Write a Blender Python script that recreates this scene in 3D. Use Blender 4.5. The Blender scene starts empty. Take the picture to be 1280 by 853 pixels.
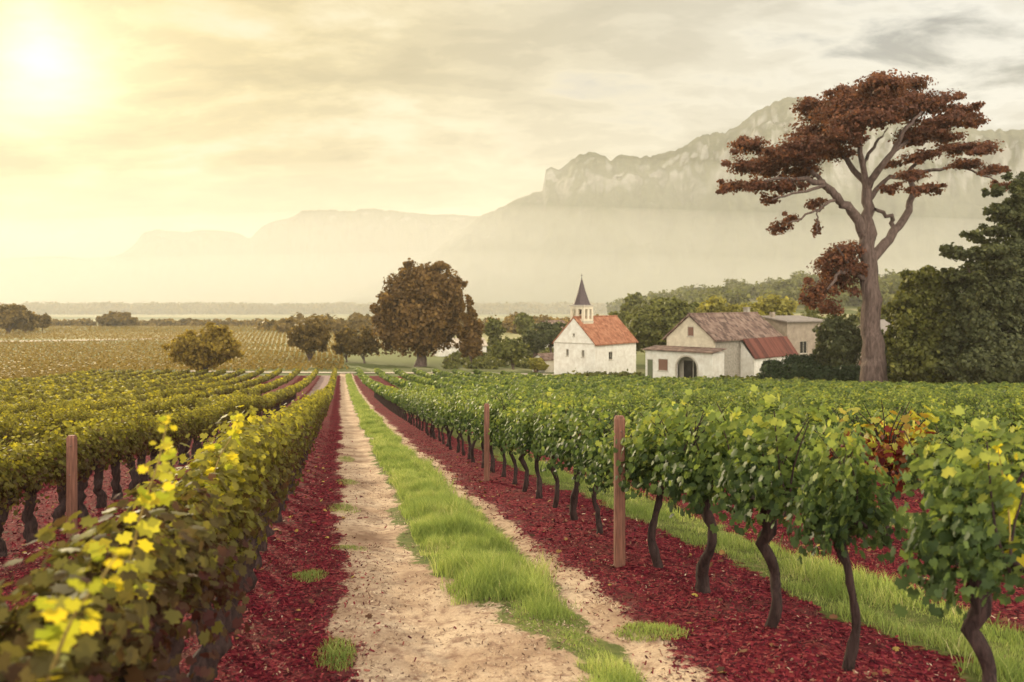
import bpy, math, random
import numpy as np
from math import radians, sin, cos, pi
RS = np.random.RandomState(7)
random.seed(7)
SC = bpy.context.scene
COL = SC.collection

# ------------------------------------------------------------------ camera
F = 1000.0            # focal length in photo pixels (1280 wide)
CZ = 13.0             # eye height above the plain
SH = 0.215            # rows run along (-SH, 1) in plan
cam = bpy.data.cameras.new('camera'); camo = bpy.data.objects.new('camera', cam); COL.objects.link(camo)
camo.location = (0, 0, CZ); camo.rotation_euler = (pi/2, 0, 0)
cam.sensor_width = 36; cam.lens = 36*F/1280
cam.shift_y = -48.5/1280
cam.clip_start = 0.05; cam.clip_end = 20000
cam.dof.use_dof = True; cam.dof.focus_distance = 10.0; cam.dof.aperture_fstop = 2.2
SC.camera = camo

# ------------------------------------------------------------------ world
SUN_AZ = math.atan2(-0.59, 1.0)          # from +Y, negative = left
SUN_EL = radians(14.5)
sd = (sin(SUN_AZ)*cos(SUN_EL), cos(SUN_AZ)*cos(SUN_EL), sin(SUN_EL))
W = bpy.data.worlds.new('World'); SC.world = W; W.use_nodes = True
nt = W.node_tree; nt.nodes.clear()
def N(tree, t, **kw):
    n = tree.nodes.new(t)
    for k, v in kw.items():
        setattr(n, k, v)
    return n
def LK(tree, a, b): tree.links.new(a, b)
def mth(tree, op, a, b=None, clamp=False):
    n = N(tree, 'ShaderNodeMath', operation=op, use_clamp=clamp)
    for i, v in enumerate((a, b)):
        if v is None: continue
        if isinstance(v, (int, float)): n.inputs[i].default_value = v
        else: LK(tree, v, n.inputs[i])
    return n.outputs[0]
def ramp(tree, fac, stops, interp='LINEAR'):
    n = N(tree, 'ShaderNodeValToRGB'); r = n.color_ramp; r.interpolation = interp
    while len(r.elements) < len(stops): r.elements.new(0.5)
    for e, (p, c) in zip(r.elements, stops):
        e.position = p; e.color = (c[0], c[1], c[2], 1) if not isinstance(c, (int, float)) else (c, c, c, 1)
    if fac is not None: LK(tree, fac, n.inputs[0])
    return n.outputs[0]
def mixc(tree, fac, a, b, mode='MIX'):
    n = N(tree, 'ShaderNodeMix', data_type='RGBA', blend_type=mode)
    for i, v in ((0, fac), (6, a), (7, b)):
        if isinstance(v, (int, float)): n.inputs[i].default_value = v
        elif isinstance(v, tuple): n.inputs[i].default_value = (v[0], v[1], v[2], 1)
        else: LK(tree, v, n.inputs[i])
    return n.outputs[2]
def noise(tree, vec, scale, detail=4, rough=0.55, dist=0.0):
    n = N(tree, 'ShaderNodeTexNoise'); n.inputs['Scale'].default_value = scale
    n.inputs['Detail'].default_value = detail; n.inputs['Roughness'].default_value = rough
    n.inputs['Distortion'].default_value = dist
    if vec is not None: LK(tree, vec, n.inputs['Vector'])
    return n.outputs['Fac']

sky = N(nt, 'ShaderNodeTexSky', sky_type='NISHITA'); sky.sun_disc = False
sky.sun_elevation = SUN_EL; sky.sun_rotation = SUN_AZ
sky.dust_density = 3.0; sky.air_density = 1.0
tc = N(nt, 'ShaderNodeTexCoord')
sep = N(nt, 'ShaderNodeSeparateXYZ'); LK(nt, tc.outputs['Generated'], sep.inputs[0])
zc = mth(nt, 'ADD', mth(nt, 'MAXIMUM', sep.outputs[2], 0.0), 0.22)
cmb = N(nt, 'ShaderNodeCombineXYZ')
LK(nt, mth(nt, 'DIVIDE', sep.outputs[0], zc), cmb.inputs[0])
LK(nt, mth(nt, 'DIVIDE', sep.outputs[1], zc), cmb.inputs[1])
mp = N(nt, 'ShaderNodeMapping'); LK(nt, cmb.outputs[0], mp.inputs[0])
mp.inputs['Rotation'].default_value = (0, 0, radians(12)); mp.inputs['Scale'].default_value = (0.8, 1.25, 1); mp.inputs['Location'].default_value = (3.1, 0.7, 0)
n1 = noise(nt, mp.outputs[0], 1.9, 9, 0.55, 0.3)
n2 = noise(nt, mp.outputs[0], 5.5, 8, 0.6, 0.3)
cl = mth(nt, 'ADD', mth(nt, 'MULTIPLY', n1, 0.62), mth(nt, 'MULTIPLY', n2, 0.38))
mask = ramp(nt, cl, [(0.36, 0.0), (0.50, 1.0)], 'EASE')      # cloud cover
thick = ramp(nt, cl, [(0.40, 1.12), (0.47, 1.02), (0.53, 0.84), (0.60, 0.68), (0.68, 0.60)], 'EASE')
dt = N(nt, 'ShaderNodeVectorMath', operation='DOT_PRODUCT'); LK(nt, tc.outputs['Generated'], dt.inputs[0]); dt.inputs[1].default_value = sd
cs = mth(nt, 'MAXIMUM', dt.outputs['Value'], 0.0)
g1 = mth(nt, 'POWER', cs, 3.0); g2 = mth(nt, 'POWER', cs, 60.0); g3 = mth(nt, 'POWER', cs, 700.0)
ccol = mixc(nt, g1, (0.60, 0.625, 0.625), (0.44, 0.35, 0.155))
ccol = mixc(nt, g2, ccol, (0.80, 0.66, 0.34))
ccol = mixc(nt, 1.0, ccol, thick, 'MULTIPLY')
# unseen cloud deck behind the camera, brightened beyond the front sky as added fill
back_fill = ramp(nt, mth(nt, 'ADD', mth(nt, 'MULTIPLY', dt.outputs['Value'], -0.5), 0.5), [(0.38, 0.0), (0.75, 1.0)], 'EASE')
ccol = mixc(nt, back_fill, ccol, (3.5, 3.2, 2.7))
bright = N(nt, 'ShaderNodeVectorMath', operation='SCALE'); LK(nt, sky.outputs[0], bright.inputs[0]); bright.inputs[3].default_value = 0.055
SKYK = 1.0
mn = N(nt, 'ShaderNodeVectorMath', operation='MINIMUM'); LK(nt, bright.outputs[0], mn.inputs[0]); mn.inputs[1].default_value = (0.62, 0.56, 0.40)
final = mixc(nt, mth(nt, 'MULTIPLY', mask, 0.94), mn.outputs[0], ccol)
glow = N(nt, 'ShaderNodeVectorMath', operation='SCALE'); glow.inputs[0].default_value = (1.0, 0.9, 0.6); LK(nt, mth(nt, 'MULTIPLY', g3, 0.6), glow.inputs[3])
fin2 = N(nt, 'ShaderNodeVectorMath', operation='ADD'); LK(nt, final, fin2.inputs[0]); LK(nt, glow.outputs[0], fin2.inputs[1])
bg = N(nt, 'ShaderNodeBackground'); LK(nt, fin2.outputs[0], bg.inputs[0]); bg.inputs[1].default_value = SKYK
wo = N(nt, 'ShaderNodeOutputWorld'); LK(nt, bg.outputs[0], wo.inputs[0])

sl = bpy.data.lights.new('sun', 'SUN'); sl.energy = 5.0; sl.angle = radians(0.6); sl.color = (1.0, 0.83, 0.53)
slo = bpy.data.objects.new('sun', sl); COL.objects.link(slo)
slo.rotation_euler = (pi/2 - SUN_EL, 0, pi - SUN_AZ)
slo.location = (-30, 50, 60)

SC.view_settings.view_transform = 'Standard'; SC.view_settings.look = 'None'
SC.view_settings.exposure = 0.56; SC.view_settings.gamma = 1.0
SC.cycles.max_bounces = 8; SC.cycles.diffuse_bounces = 3; SC.cycles.transmission_bounces = 4
SC.cycles.volume_bounces = 2; SC.cycles.transparent_max_bounces = 8
SC.cycles.use_denoising = True
SC.cycles.sample_clamp_indirect = 6

# ------------------------------------------------------------------ helpers
def tag(o, label=None, cat=None, group=None, kind=None):
    if label: o['label'] = label
    if cat: o['category'] = cat
    if group: o['group'] = group
    if kind: o['kind'] = kind
    return o
def empty(name, loc, rz=0.0):
    o = bpy.data.objects.new(name, None); COL.objects.link(o); o.location = loc; o.rotation_euler = (0, 0, rz)
    o.empty_display_size = 0.3
    return o
def npmesh(name, verts, polys, attrs=None, smooth=False):
    verts = np.asarray(verts, dtype=np.float32)
    me = bpy.data.meshes.new(name)
    me.vertices.add(len(verts)); me.vertices.foreach_set('co', verts.ravel())
    idx = np.concatenate([np.asarray(p).ravel() for p in polys]).astype(np.int32)
    cnt = np.concatenate([np.full(len(p), np.asarray(p).shape[1]) for p in polys]).astype(np.int32)
    st = np.concatenate([[0], np.cumsum(cnt)[:-1]]).astype(np.int32)
    me.loops.add(len(idx)); me.loops.foreach_set('vertex_index', idx)
    me.polygons.add(len(cnt)); me.polygons.foreach_set('loop_start', st)
    if smooth: me.polygons.foreach_set('use_smooth', np.ones(len(cnt), dtype=bool))
    for k, v in (attrs or {}).items():
        a = me.attributes.new(k, 'FLOAT', 'POINT'); a.data.foreach_set('value', np.asarray(v, dtype=np.float32))
    me.update(calc_edges=True); me.validate()
    return me
def mobj(name, me, mat, parent=None, loc=None):
    o = bpy.data.objects.new(name, me); COL.objects.link(o)
    if mat is not None and len(me.materials) == 0: me.materials.append(mat)
    if parent is not None: o.parent = parent
    if loc is not None: o.location = loc
    return o
class MB:
    def __init__(s): s.v = []; s.f = []
    def poly(s, pts, faces):
        b = len(s.v); s.v += [tuple(p) for p in pts]; s.f += [tuple(b+i for i in f) for f in faces]
    def box(s, x0, x1, y0, y1, z0, z1):
        s.poly([(x0,y0,z0),(x1,y0,z0),(x1,y1,z0),(x0,y1,z0),(x0,y0,z1),(x1,y0,z1),(x1,y1,z1),(x0,y1,z1)],
               [(3,2,1,0),(4,5,6,7),(0,1,5,4),(1,2,6,5),(2,3,7,6),(3,0,4,7)])
    def prism(s, prof, axis, a0, a1):
        """extrude 2-D profile; axis 'x': profile in (y,z); axis 'y': profile in (x,z)"""
        n = len(prof)
        if axis == 'x': p0 = [(a0,u,w) for u,w in prof]; p1 = [(a1,u,w) for u,w in prof]
        else: p0 = [(u,a0,w) for u,w in prof]; p1 = [(u,a1,w) for u,w in prof]
        s.poly(p0+p1, [tuple(range(n))[::-1], tuple(range(n, 2*n))] + [(i,(i+1)%n,n+(i+1)%n,n+i) for i in range(n)])
    def wall(s, axis, f0, f1, a0, a1, z0, z1, ops=()):
        """wall slab between f0..f1 across, a0..a1 along, with rectangular openings (a0,a1,z0,z1)"""
        A = sorted({a0, a1, *[o[0] for o in ops], *[o[1] for o in ops]})
        Z = sorted({z0, z1, *[o[2] for o in ops], *[o[3] for o in ops]})
        for i in range(len(A)-1):
            j = 0
            while j < len(Z)-1:
                am = (A[i]+A[i+1])/2
                def hole(j): zm = (Z[j]+Z[j+1])/2; return any(o[0]<am<o[1] and o[2]<zm<o[3] for o in ops)
                if hole(j): j += 1; continue
                k = j
                while k+1 < len(Z)-1 and not hole(k+1): k += 1
                if axis == 'y': s.box(f0, f1, A[i], A[i+1], Z[j], Z[k+1])
                else: s.box(A[i], A[i+1], f0, f1, Z[j], Z[k+1])
                j = k+1
    def tube(s, pts, rad, n=8, cap=True):
        V, Q = tube(pts, rad, n); b = len(s.v); s.v += [tuple(p) for p in V]; s.f += [tuple(b+i for i in q) for q in Q]
        if cap: s.f.append(tuple(b+len(V)-n+i for i in range(n)))
    def build(s, name, mat, parent=None, smooth=False):
        me = bpy.data.meshes.new(name); me.from_pydata(s.v, [], s.f)
        if smooth: me.polygons.foreach_set('use_smooth', [True]*len(me.polygons))
        me.update(); return mobj(name, me, mat, parent)
def tube(pts, rad, n=8, wob=0.0, rs=None):
    pts = np.asarray(pts, float); V = []; Q = []
    up = np.array([0.31, 0.17, 0.93])
    for i, p in enumerate(pts):
        t = pts[min(i+1, len(pts)-1)] - pts[max(i-1, 0)]; t /= np.linalg.norm(t)+1e-9
        a = np.cross(t, [0.13, 0.99, 0.05] if abs(t[2]) > 0.6 else up); a /= np.linalg.norm(a); b = np.cross(t, a)
        for k in range(n):
            th = 2*pi*k/n; r = rad[i]*(1 + (rs.uniform(-wob, wob) if wob else 0))
            V.append(p + r*(cos(th)*a + sin(th)*b))
    for i in range(len(pts)-1):
        for k in range(n):
            Q.append((i*n+k, i*n+(k+1)%n, (i+1)*n+(k+1)%n, (i+1)*n+k))
    return np.array(V), Q
def smooth_line(pts, rad, sub=3):
    pts = np.asarray(pts, float); rad = np.asarray(rad, float); n = len(pts); P = []; R = []
    for i in range(n-1):
        p0, p1, p2, p3 = pts[max(i-1,0)], pts[i], pts[i+1], pts[min(i+2,n-1)]
        for k in range(sub):
            t = k/sub
            P.append(0.5*((2*p1)+(-p0+p2)*t+(2*p0-5*p1+4*p2-p3)*t*t+(-p0+3*p1-3*p2+p3)*t**3)); R.append(rad[i]*(1-t)+rad[i+1]*t)
    P.append(pts[-1]); R.append(rad[-1])
    return np.array(P), np.array(R)

_perm = RS.permutation(512)
_val = RS.rand(512)
def vnoise(x, y, seed=0):
    x = np.asarray(x, float); y = np.asarray(y, float)
    xi = np.floor(x).astype(int); yi = np.floor(y).astype(int); fx = x-xi; fy = y-yi
    fx = fx*fx*(3-2*fx); fy = fy*fy*(3-2*fy)
    def h(a, b): return _val[(_perm[(a+seed*37) & 511] + b) & 511]
    return (h(xi,yi)*(1-fx)+h(xi+1,yi)*fx)*(1-fy)+(h(xi,yi+1)*(1-fx)+h(xi+1,yi+1)*fx)*fy
def fbm(x, y, o=4, seed=0):
    s = 0; a = 0.5; t = 0
    for i in range(o):
        s = s + a*vnoise(x*2**i, y*2**i, seed+i*5); t += a; a *= 0.5
    return s/t

# ------------------------------------------------------------------ terrain
PD = np.array([-60, 0, 4.6, 11.4, 16.8, 27.7, 50, 80, 100, 126, 150, 200, 400, 20000.])
PH = np.array([1.5, 1.72, 2.2, 2.95, 3.5, 4.6, 6.7, 9.1, 10.5, 12.0, 12.7, 13.0, 13.0, 13.0])
def prof(D):
    D = np.asarray(D, float); s = 0
    w = 0.12*np.maximum(D, 4)
    for k in (-1, -0.5, 0, 0.5, 1): s = s + np.interp(D + k*w, PD, PH)
    return s/5
def ruts(s, D):
    """track cross-section: two wheel ruts, grassy hump, raised mulch beds"""
    fade = np.clip(1-D/70, 0, 1)
    z = -0.05*np.exp(-((s-0.55)/0.32)**2) - 0.035*np.exp(-((s-1.9)/0.16)**2) + 0.035*np.exp(-((s-1.4)/0.30)**2)
    z = z + 0.05*np.exp(-((s-3.0)/0.35)**2) + 0.05*np.exp(-((s+0.85)/0.35)**2)
    return z*fade
def G(L, D):
    L = np.asarray(L, float); D = np.asarray(D, float)
    s = L + SH*D
    H = prof(D)
    H = H + np.where(s < 0, 1-np.exp(s/14.0), 0)*0.9*np.clip(1-D/140, 0, 1)*np.clip(D/3, 0, 1)
    z = CZ - H
    hill = 22*np.exp(-((D-560)/150)**2)*np.clip((L-70)/150, 0, 1)**0.7*np.where(L > 70, 1, 0)
    z = z + hill*np.clip(1-np.maximum(L-700, 0)/500, 0, 1)
    z = z + (fbm(L*0.6, D*0.6, 3, 2)-0.5)*0.06*np.clip(1-D/200, 0, 1)
    z = z + (fbm(L*5, D*5, 3, 4)-0.5)*0.055*np.clip(1-D/25, 0, 1)
    z = z + ruts(s, D)
    return z
def gz(L, D): return float(G(np.array([L]), np.array([D]))[0])
def px(x, D): return (x-640)/F*D

# ------------------------------------------------------------------ materials
def newmat(name):
    m = bpy.data.materials.new(name); m.use_nodes = True; t = m.node_tree; t.nodes.clear()
    out = N(t, 'ShaderNodeOutputMaterial'); return m, t, out
def princ(t, out, col, rough=0.8, spec=0.3, bump=None, bstr=0.3, bdist=0.02):
    p = N(t, 'ShaderNodeBsdfPrincipled')
    if isinstance(col, tuple): p.inputs['Base Color'].default_value = (*col, 1)
    else: LK(t, col, p.inputs['Base Color'])
    p.inputs['Roughness'].default_value = rough; p.inputs['Specular IOR Level'].default_value = spec
    if bump is not None:
        b = N(t, 'ShaderNodeBump'); b.inputs['Strength'].default_value = bstr; b.inputs['Distance'].default_value = bdist
        LK(t, bump, b.inputs['Height']); LK(t, b.outputs[0], p.inputs['Normal'])
    LK(t, p.outputs[0], out.inputs[0]); return p
def pos(t): return N(t, 'ShaderNodeNewGeometry').outputs['Position']
def objc(t): return N(t, 'ShaderNodeTexCoord').outputs['Object']

def leaf_mat(name, stops, transl=0.4, rough=0.5, hue_var=0.25, tcol=1.6, tb=0.45):
    """stops: colour ramp over the per-leaf attribute 'rnd'"""
    m, t, out = newmat(name)
    at = N(t, 'ShaderNodeAttribute', attribute_name='rnd')
    oi = N(t, 'ShaderNodeObjectInfo')
    v = mth(t, 'ADD', at.outputs['Fac'], mth(t, 'MULTIPLY', mth(t, 'SUBTRACT', oi.outputs['Random'], 0.5), hue_var), clamp=True)
    c = ramp(t, v, stops)
    p = N(t, 'ShaderNodeBsdfPrincipled'); LK(t, c, p.inputs['Base Color']); p.inputs['Roughness'].default_value = rough
    p.inputs['Specular IOR Level'].default_value = 0.16
    tr = N(t, 'ShaderNodeBsdfTranslucent')
    tcl = mixc(t, 1.0, c, (tcol, tcol*0.95, tcol*tb), 'MULTIPLY'); LK(t, tcl, tr.inputs[0])
    mx = N(t, 'ShaderNodeMixShader'); mx.inputs[0].default_value = transl
    LK(t, p.outputs[0], mx.inputs[1]); LK(t, tr.outputs[0], mx.inputs[2]); LK(t, mx.outputs[0], out.inputs[0])
    return m
def bark_mat(name, c0, c1, sc=18):
    m, t, out = newmat(name); o = objc(t)
    mp = N(t, 'ShaderNodeMapping'); mp.inputs['Scale'].default_value = (1, 1, 0.18); LK(t, o, mp.inputs[0])
    n = noise(t, mp.outputs[0], sc, 6, 0.65, 0.4)
    c = ramp(t, n, [(0.3, c0), (0.7, c1)])
    princ(t, out, c, 0.9, 0.2, n, 0.9, 0.6/sc); return m

def mulch_node(t, P):
    n1 = noise(t, P, 45, 5, 0.7); n2 = noise(t, P, 1.7, 6, 0.65)
    v = N(t, 'ShaderNodeTexVoronoi'); v.inputs['Scale'].default_value = 38; LK(t, P, v.inputs['Vector'])
    sp = N(t, 'ShaderNodeSeparateColor'); LK(t, v.outputs['Color'], sp.inputs[0])
    c = ramp(t, sp.outputs[0], [(0.0, (0.030, 0.005, 0.009)), (0.35, (0.10, 0.010, 0.018)), (0.75, (0.17, 0.020, 0.027)), (1.0, (0.28, 0.06, 0.06))])
    c = mixc(t, ramp(t, n2, [(0.50, 0.0), (0.68, 0.75)]), c, (0.10, 0.045, 0.036))
    h = mth(t, 'ADD', n1, mth(t, 'MULTIPLY', sp.outputs[1], 0.8))
    return c, h
def sand_node(t, P):
    a = noise(t, P, 1.1, 7, 0.65, 0.3); b = noise(t, P, 9, 6, 0.7); cdd = noise(t, P, 90, 3, 0.6)
    c = ramp(t, a, [(0.32, (0.24, 0.145, 0.09)), (0.46, (0.46, 0.32, 0.21)), (0.60, (0.64, 0.48, 0.33))])
    c = mixc(t, ramp(t, b, [(0.50, 0.0), (0.64, 0.8)]), c, (0.22, 0.12, 0.08))
    c = mixc(t, ramp(t, cdd, [(0.4, 0.35), (0.6, 0.0)]), c, (0.20, 0.13, 0.09))
    h = mth(t, 'ADD', mth(t, 'MULTIPLY', b, 0.9), mth(t, 'MULTIPLY', cdd, 0.35))
    return c, h
def s_coord(t, P):
    sp = N(t, 'ShaderNodeSeparateXYZ'); LK(t, P, sp.inputs[0])
    return mth(t, 'ADD', sp.outputs[0], mth(t, 'MULTIPLY', sp.outputs[1], SH)), sp

def green_node(t, P):
    b = noise(t, P, 12, 5, 0.7); a = noise(t, P, 1.5, 4, 0.6)
    return ramp(t, mth(t, 'ADD', mth(t, 'MULTIPLY', a, 0.4), mth(t, 'MULTIPLY', b, 0.6)), [(0.35, (0.07, 0.09, 0.025)), (0.55, (0.14, 0.15, 0.045)), (0.68, (0.26, 0.20, 0.10))])
def zone(t, P, attr, bias=0.0, amp=0.45, sc=11):
    a = N(t, 'ShaderNodeAttribute', attribute_name=attr)
    v = mth(t, 'ADD', mth(t, 'ADD', a.outputs['Fac'], bias), mth(t, 'MULTIPLY', mth(t, 'SUBTRACT', noise(t, P, sc, 7, 0.75), 0.5), amp))
    return ramp(t, mth(t, 'ADD', mth(t, 'MULTIPLY', v, 4.0), 0.5), [(0.40, 0.0), (0.60, 1.0)])
# mulch beds, with grassy alleys between the right-hand rows
M_mulch, t, out = newmat('red_bark_mulch'); P = pos(t); c, h = mulch_node(t, P)
c = mixc(t, zone(t, P, 'alley'), c, green_node(t, P)); princ(t, out, c, 0.95, 0.04, h, 1.0, 0.02)
# sandy track: loose bark strays over its edges, the middle is grassy soil
M_path, t, out = newmat('sandy_soil'); P = pos(t); c, h = sand_node(t, P); mc, mh = mulch_node(t, P)
c = mixc(t, zone(t, P, 'green', -0.03), c, green_node(t, P))
c = mixc(t, zone(t, P, 'bed', -0.02, 0.60, 9), mc, c); princ(t, out, c, 0.95, 0.1, h, 0.9, 0.03)
# pale lane
M_lane, t, out = newmat('pale_gravel'); P = pos(t); n = noise(t, P, 0.8, 6, 0.6)
princ(t, out, ramp(t, n, [(0.3, (0.34, 0.27, 0.20)), (0.7, (0.52, 0.44, 0.34))]), 0.95, 0.1)
M_alley, t, out = newmat('mauve_soil'); P = pos(t); n = noise(t, P, 3.0, 6, 0.65)
princ(t, out, ramp(t, n, [(0.3, (0.16, 0.10, 0.09)), (0.7, (0.34, 0.23, 0.20))]), 0.95, 0.1, n, 0.5, 0.03)
# ground
M_ground, t, out = newmat('grassy_soil'); P = pos(t)
spx = N(t, 'ShaderNodeSeparateXYZ'); LK(t, P, spx.inputs[0])
a = noise(t, P, 0.9, 6, 0.65); b = noise(t, P, 12, 5, 0.7)
near = ramp(t, mth(t, 'ADD', mth(t, 'MULTIPLY', a, 0.5), mth(t, 'MULTIPLY', b, 0.5)), [(0.35, (0.05, 0.065, 0.02)), (0.55, (0.10, 0.12, 0.035)), (0.7, (0.19, 0.15, 0.08))])
mpf = N(t, 'ShaderNodeMapping'); mpf.inputs['Scale'].default_value = (0.006, 0.02, 1); LK(t, P, mpf.inputs[0])
vf = N(t, 'ShaderNodeTexVoronoi'); vf.inputs['Scale'].default_value = 1.0; LK(t, mpf.outputs[0], vf.inputs['Vector'])
spv = N(t, 'ShaderNodeSeparateColor'); LK(t, vf.outputs['Color'], spv.inputs[0])
far = ramp(t, spv.outputs[0], [(0.0, (0.10, 0.12, 0.04)), (0.35, (0.16, 0.17, 0.06)), (0.6, (0.30, 0.27, 0.13)), (0.85, (0.40, 0.36, 0.20)), (1.0, (0.20, 0.19, 0.08))])
far = mixc(t, mth(t, 'MULTIPLY', noise(t, P, 0.05, 6, 0.7), 0.5), far, (0.12, 0.11, 0.04))
c = mixc(t, ramp(t, mth(t, 'DIVIDE', spx.outputs[1], 600.0), [(0.22, 0.0), (0.30, 1.0)]), near, far)
princ(t, out, c, 0.95, 0.1, b, 0.5, 0.03)

# mountain
M_rock, t, out = newmat('mountain_rock'); P = pos(t)
geo = N(t, 'ShaderNodeNewGeometry'); spn = N(t, 'ShaderNodeSeparateXYZ'); LK(t, geo.outputs['Normal'], spn.inputs[0])
mpr = N(t, 'ShaderNodeMapping'); mpr.inputs['Scale'].default_value = (1, 1, 2.2); LK(t, P, mpr.inputs[0])
n = noise(t, mpr.outputs[0], 0.02, 8, 0.65, 0.5); n2 = noise(t, P, 0.045, 6, 0.7)
rock = ramp(t, n, [(0.3, (0.20, 0.185, 0.165)), (0.55, (0.25, 0.24, 0.215)), (0.75, (0.31, 0.295, 0.27))])
veg = ramp(t, n2, [(0.35, (0.045, 0.050, 0.028)), (0.65, (0.10, 0.10, 0.060))])
flat = mth(t, 'ADD', mth(t, 'ABSOLUTE', spn.outputs[2]), mth(t, 'MULTIPLY', mth(t, 'SUBTRACT', n2, 0.5), 0.5))
spz = N(t, 'ShaderNodeSeparateXYZ'); LK(t, P, spz.inputs[0])
alt = ramp(t, mth(t, 'ADD', mth(t, 'DIVIDE', spz.outputs[2], 500.0), mth(t, 'MULTIPLY', mth(t, 'SUBTRACT', n, 0.5), 0.35)), [(0.44, 0.0), (0.58, 1.0)])
c = mixc(t, mth(t, 'MULTIPLY', ramp(t, flat, [(0.42, 1.0), (0.72, 0.0)]), alt), veg, rock)
princ(t, out, c, 0.95, 0.05, n, 0.6, 8.0)

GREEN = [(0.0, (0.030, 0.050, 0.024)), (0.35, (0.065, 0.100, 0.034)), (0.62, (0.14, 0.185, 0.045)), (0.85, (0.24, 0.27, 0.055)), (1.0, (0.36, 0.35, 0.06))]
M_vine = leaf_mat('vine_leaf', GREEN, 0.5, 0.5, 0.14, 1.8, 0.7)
M_vineL = leaf_mat('vine_leaf_yellowing', [(0.0, (0.065, 0.022, 0.020)), (0.3, (0.085, 0.068, 0.024)), (0.6, (0.160, 0.150, 0.030)), (0.82, (0.27, 0.25, 0.035)), (1.0, (0.48, 0.40, 0.03))], 0.5, 0.6, 0.10, 1.7, 0.6)  # yellowing leaves, with low maroon shade and golden glow put into the ramp
M_vineR = leaf_mat('vine_leaf_autumn', [(0.0, (0.07, 0.010, 0.012)), (0.36, (0.17, 0.028, 0.022)), (0.48, (0.26, 0.13, 0.035)), (0.60, (0.30, 0.29, 0.05)), (1.0, (0.40, 0.38, 0.07))], 0.45, 0.5, 0.0, 1.6)
M_shoot = leaf_mat('young_yellow_leaf', [(0.0, (0.20, 0.24, 0.035)), (0.5, (0.38, 0.36, 0.04)), (1.0, (0.52, 0.42, 0.04))], 0.6, 0.45, 0.0, 1.5)
M_grass = leaf_mat('grass_blade', [(0.0, (0.14, 0.20, 0.05)), (0.6, (0.30, 0.36, 0.10)), (0.9, (0.46, 0.46, 0.18)), (1.0, (0.56, 0.50, 0.28))], 0.42, 0.6, 0.0, 1.5, 0.7)
M_vbark = bark_mat('vine_bark', (0.010, 0.006, 0.006), (0.062, 0.036, 0.032), 34)
M_tbark = bark_mat('tree_bark', (0.045, 0.030, 0.026), (0.17, 0.12, 0.10), 5)
M_post, t, out = newmat('weathered_red_wood'); o = objc(t)
mp_ = N(t, 'ShaderNodeMapping'); mp_.inputs['Scale'].default_value = (1, 1, 0.06); LK(t, o, mp_.inputs[0])
n = noise(t, mp_.outputs[0], 60, 6, 0.6); n2 = noise(t, o, 5, 4)
c = ramp(t, n, [(0.35, (0.09, 0.035, 0.025)), (0.65, (0.25, 0.105, 0.07))]); c = mixc(t, mth(t, 'MULTIPLY', n2, 0.35), c, (0.22, 0.15, 0.11))
princ(t, out, c, 0.85, 0.2, n, 0.6, 0.006)
def tree_leaf(name, dark, mid, light, tr=0.3):
    return leaf_mat(name, [(0.0, dark), (0.5, mid), (1.0, light)], tr, 0.6, 0.0, 1.5)
M_tpine = tree_leaf('russet_foliage', (0.06, 0.026, 0.017), (0.135, 0.054, 0.033), (0.24, 0.102, 0.052), 0.42)
M_tround = tree_leaf('brown_green_foliage', (0.065, 0.038, 0.014), (0.15, 0.085, 0.028), (0.27, 0.165, 0.05), 0.4)
M_tolive = tree_leaf('olive_foliage', (0.06, 0.043, 0.016), (0.15, 0.10, 0.03), (0.27, 0.18, 0.045), 0.4)
M_tdark = tree_leaf('dark_foliage', (0.036, 0.042, 0.018), (0.080, 0.088, 0.036), (0.15, 0.155, 0.06))
M_tgreen = tree_leaf('green_foliage', (0.05, 0.055, 0.016), (0.115, 0.12, 0.03), (0.22, 0.21, 0.05))
M_tgold = tree_leaf('olive_gold_foliage', (0.10, 0.07, 0.018), (0.24, 0.17, 0.03), (0.42, 0.32, 0.045), 0.5)
M_tyel = tree_leaf('yellow_foliage', (0.14, 0.135, 0.035), (0.27, 0.245, 0.055), (0.42, 0.36, 0.09), 0.45)
M_hedge = tree_leaf('hedge_foliage', (0.014, 0.025, 0.010), (0.032, 0.05, 0.018), (0.06, 0.085, 0.03), 0.2)
M_crop = tree_leaf('crop_foliage', (0.14, 0.095, 0.026), (0.22, 0.15, 0.038), (0.30, 0.21, 0.05), 0.4)  # golden: orange glow over the left plain put into the crop colour

# ------------------------------------------------------------------ ground sheets (one shared grid, split by zone)
def steps(a, b, d0, g):
    r = [a]; d = d0
    while r[-1] < b: r.append(r[-1]+d); d *= g
    r[-1] = b; return r
sv = sorted(set([round(v, 4) for v in
     [-x for x in steps(0, 2.0, 0.05, 1.0)] + steps(0, 5.0, 0.05, 1.0) +
     [-x for x in steps(2.0, 60, 0.12, 1.035)] + [-x for x in steps(60, 7000, 3, 1.08)] +
     steps(5.0, 90, 0.12, 1.035) + steps(90, 7000, 3.5, 1.08)]))
dv = sorted(set([round(v, 4) for v in [-x for x in steps(0, 100, 2, 1.3)] + steps(0, 1.5, 0.5, 1) + steps(1.5, 14, 0.055, 1.0) + steps(14, 150, 0.075, 1.012) + steps(150, 7000, 2.2, 1.035)]))
sv = np.array(sv); dv = np.array(dv)
SS, DD = np.meshgrid(sv, dv)
LL = SS - SH*np.minimum(DD, 400)
ZZ = G(LL, DD)
V = np.stack([LL, DD, ZZ], -1).reshape(-1, 3)
ns, nd = len(sv), len(dv)
I, J = np.meshgrid(np.arange(nd-1), np.arange(ns-1), indexing='ij')
Q = np.stack([I*ns+J, I*ns+J+1, (I+1)*ns+J+1, (I+1)*ns+J], -1).reshape(-1, 4)
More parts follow.
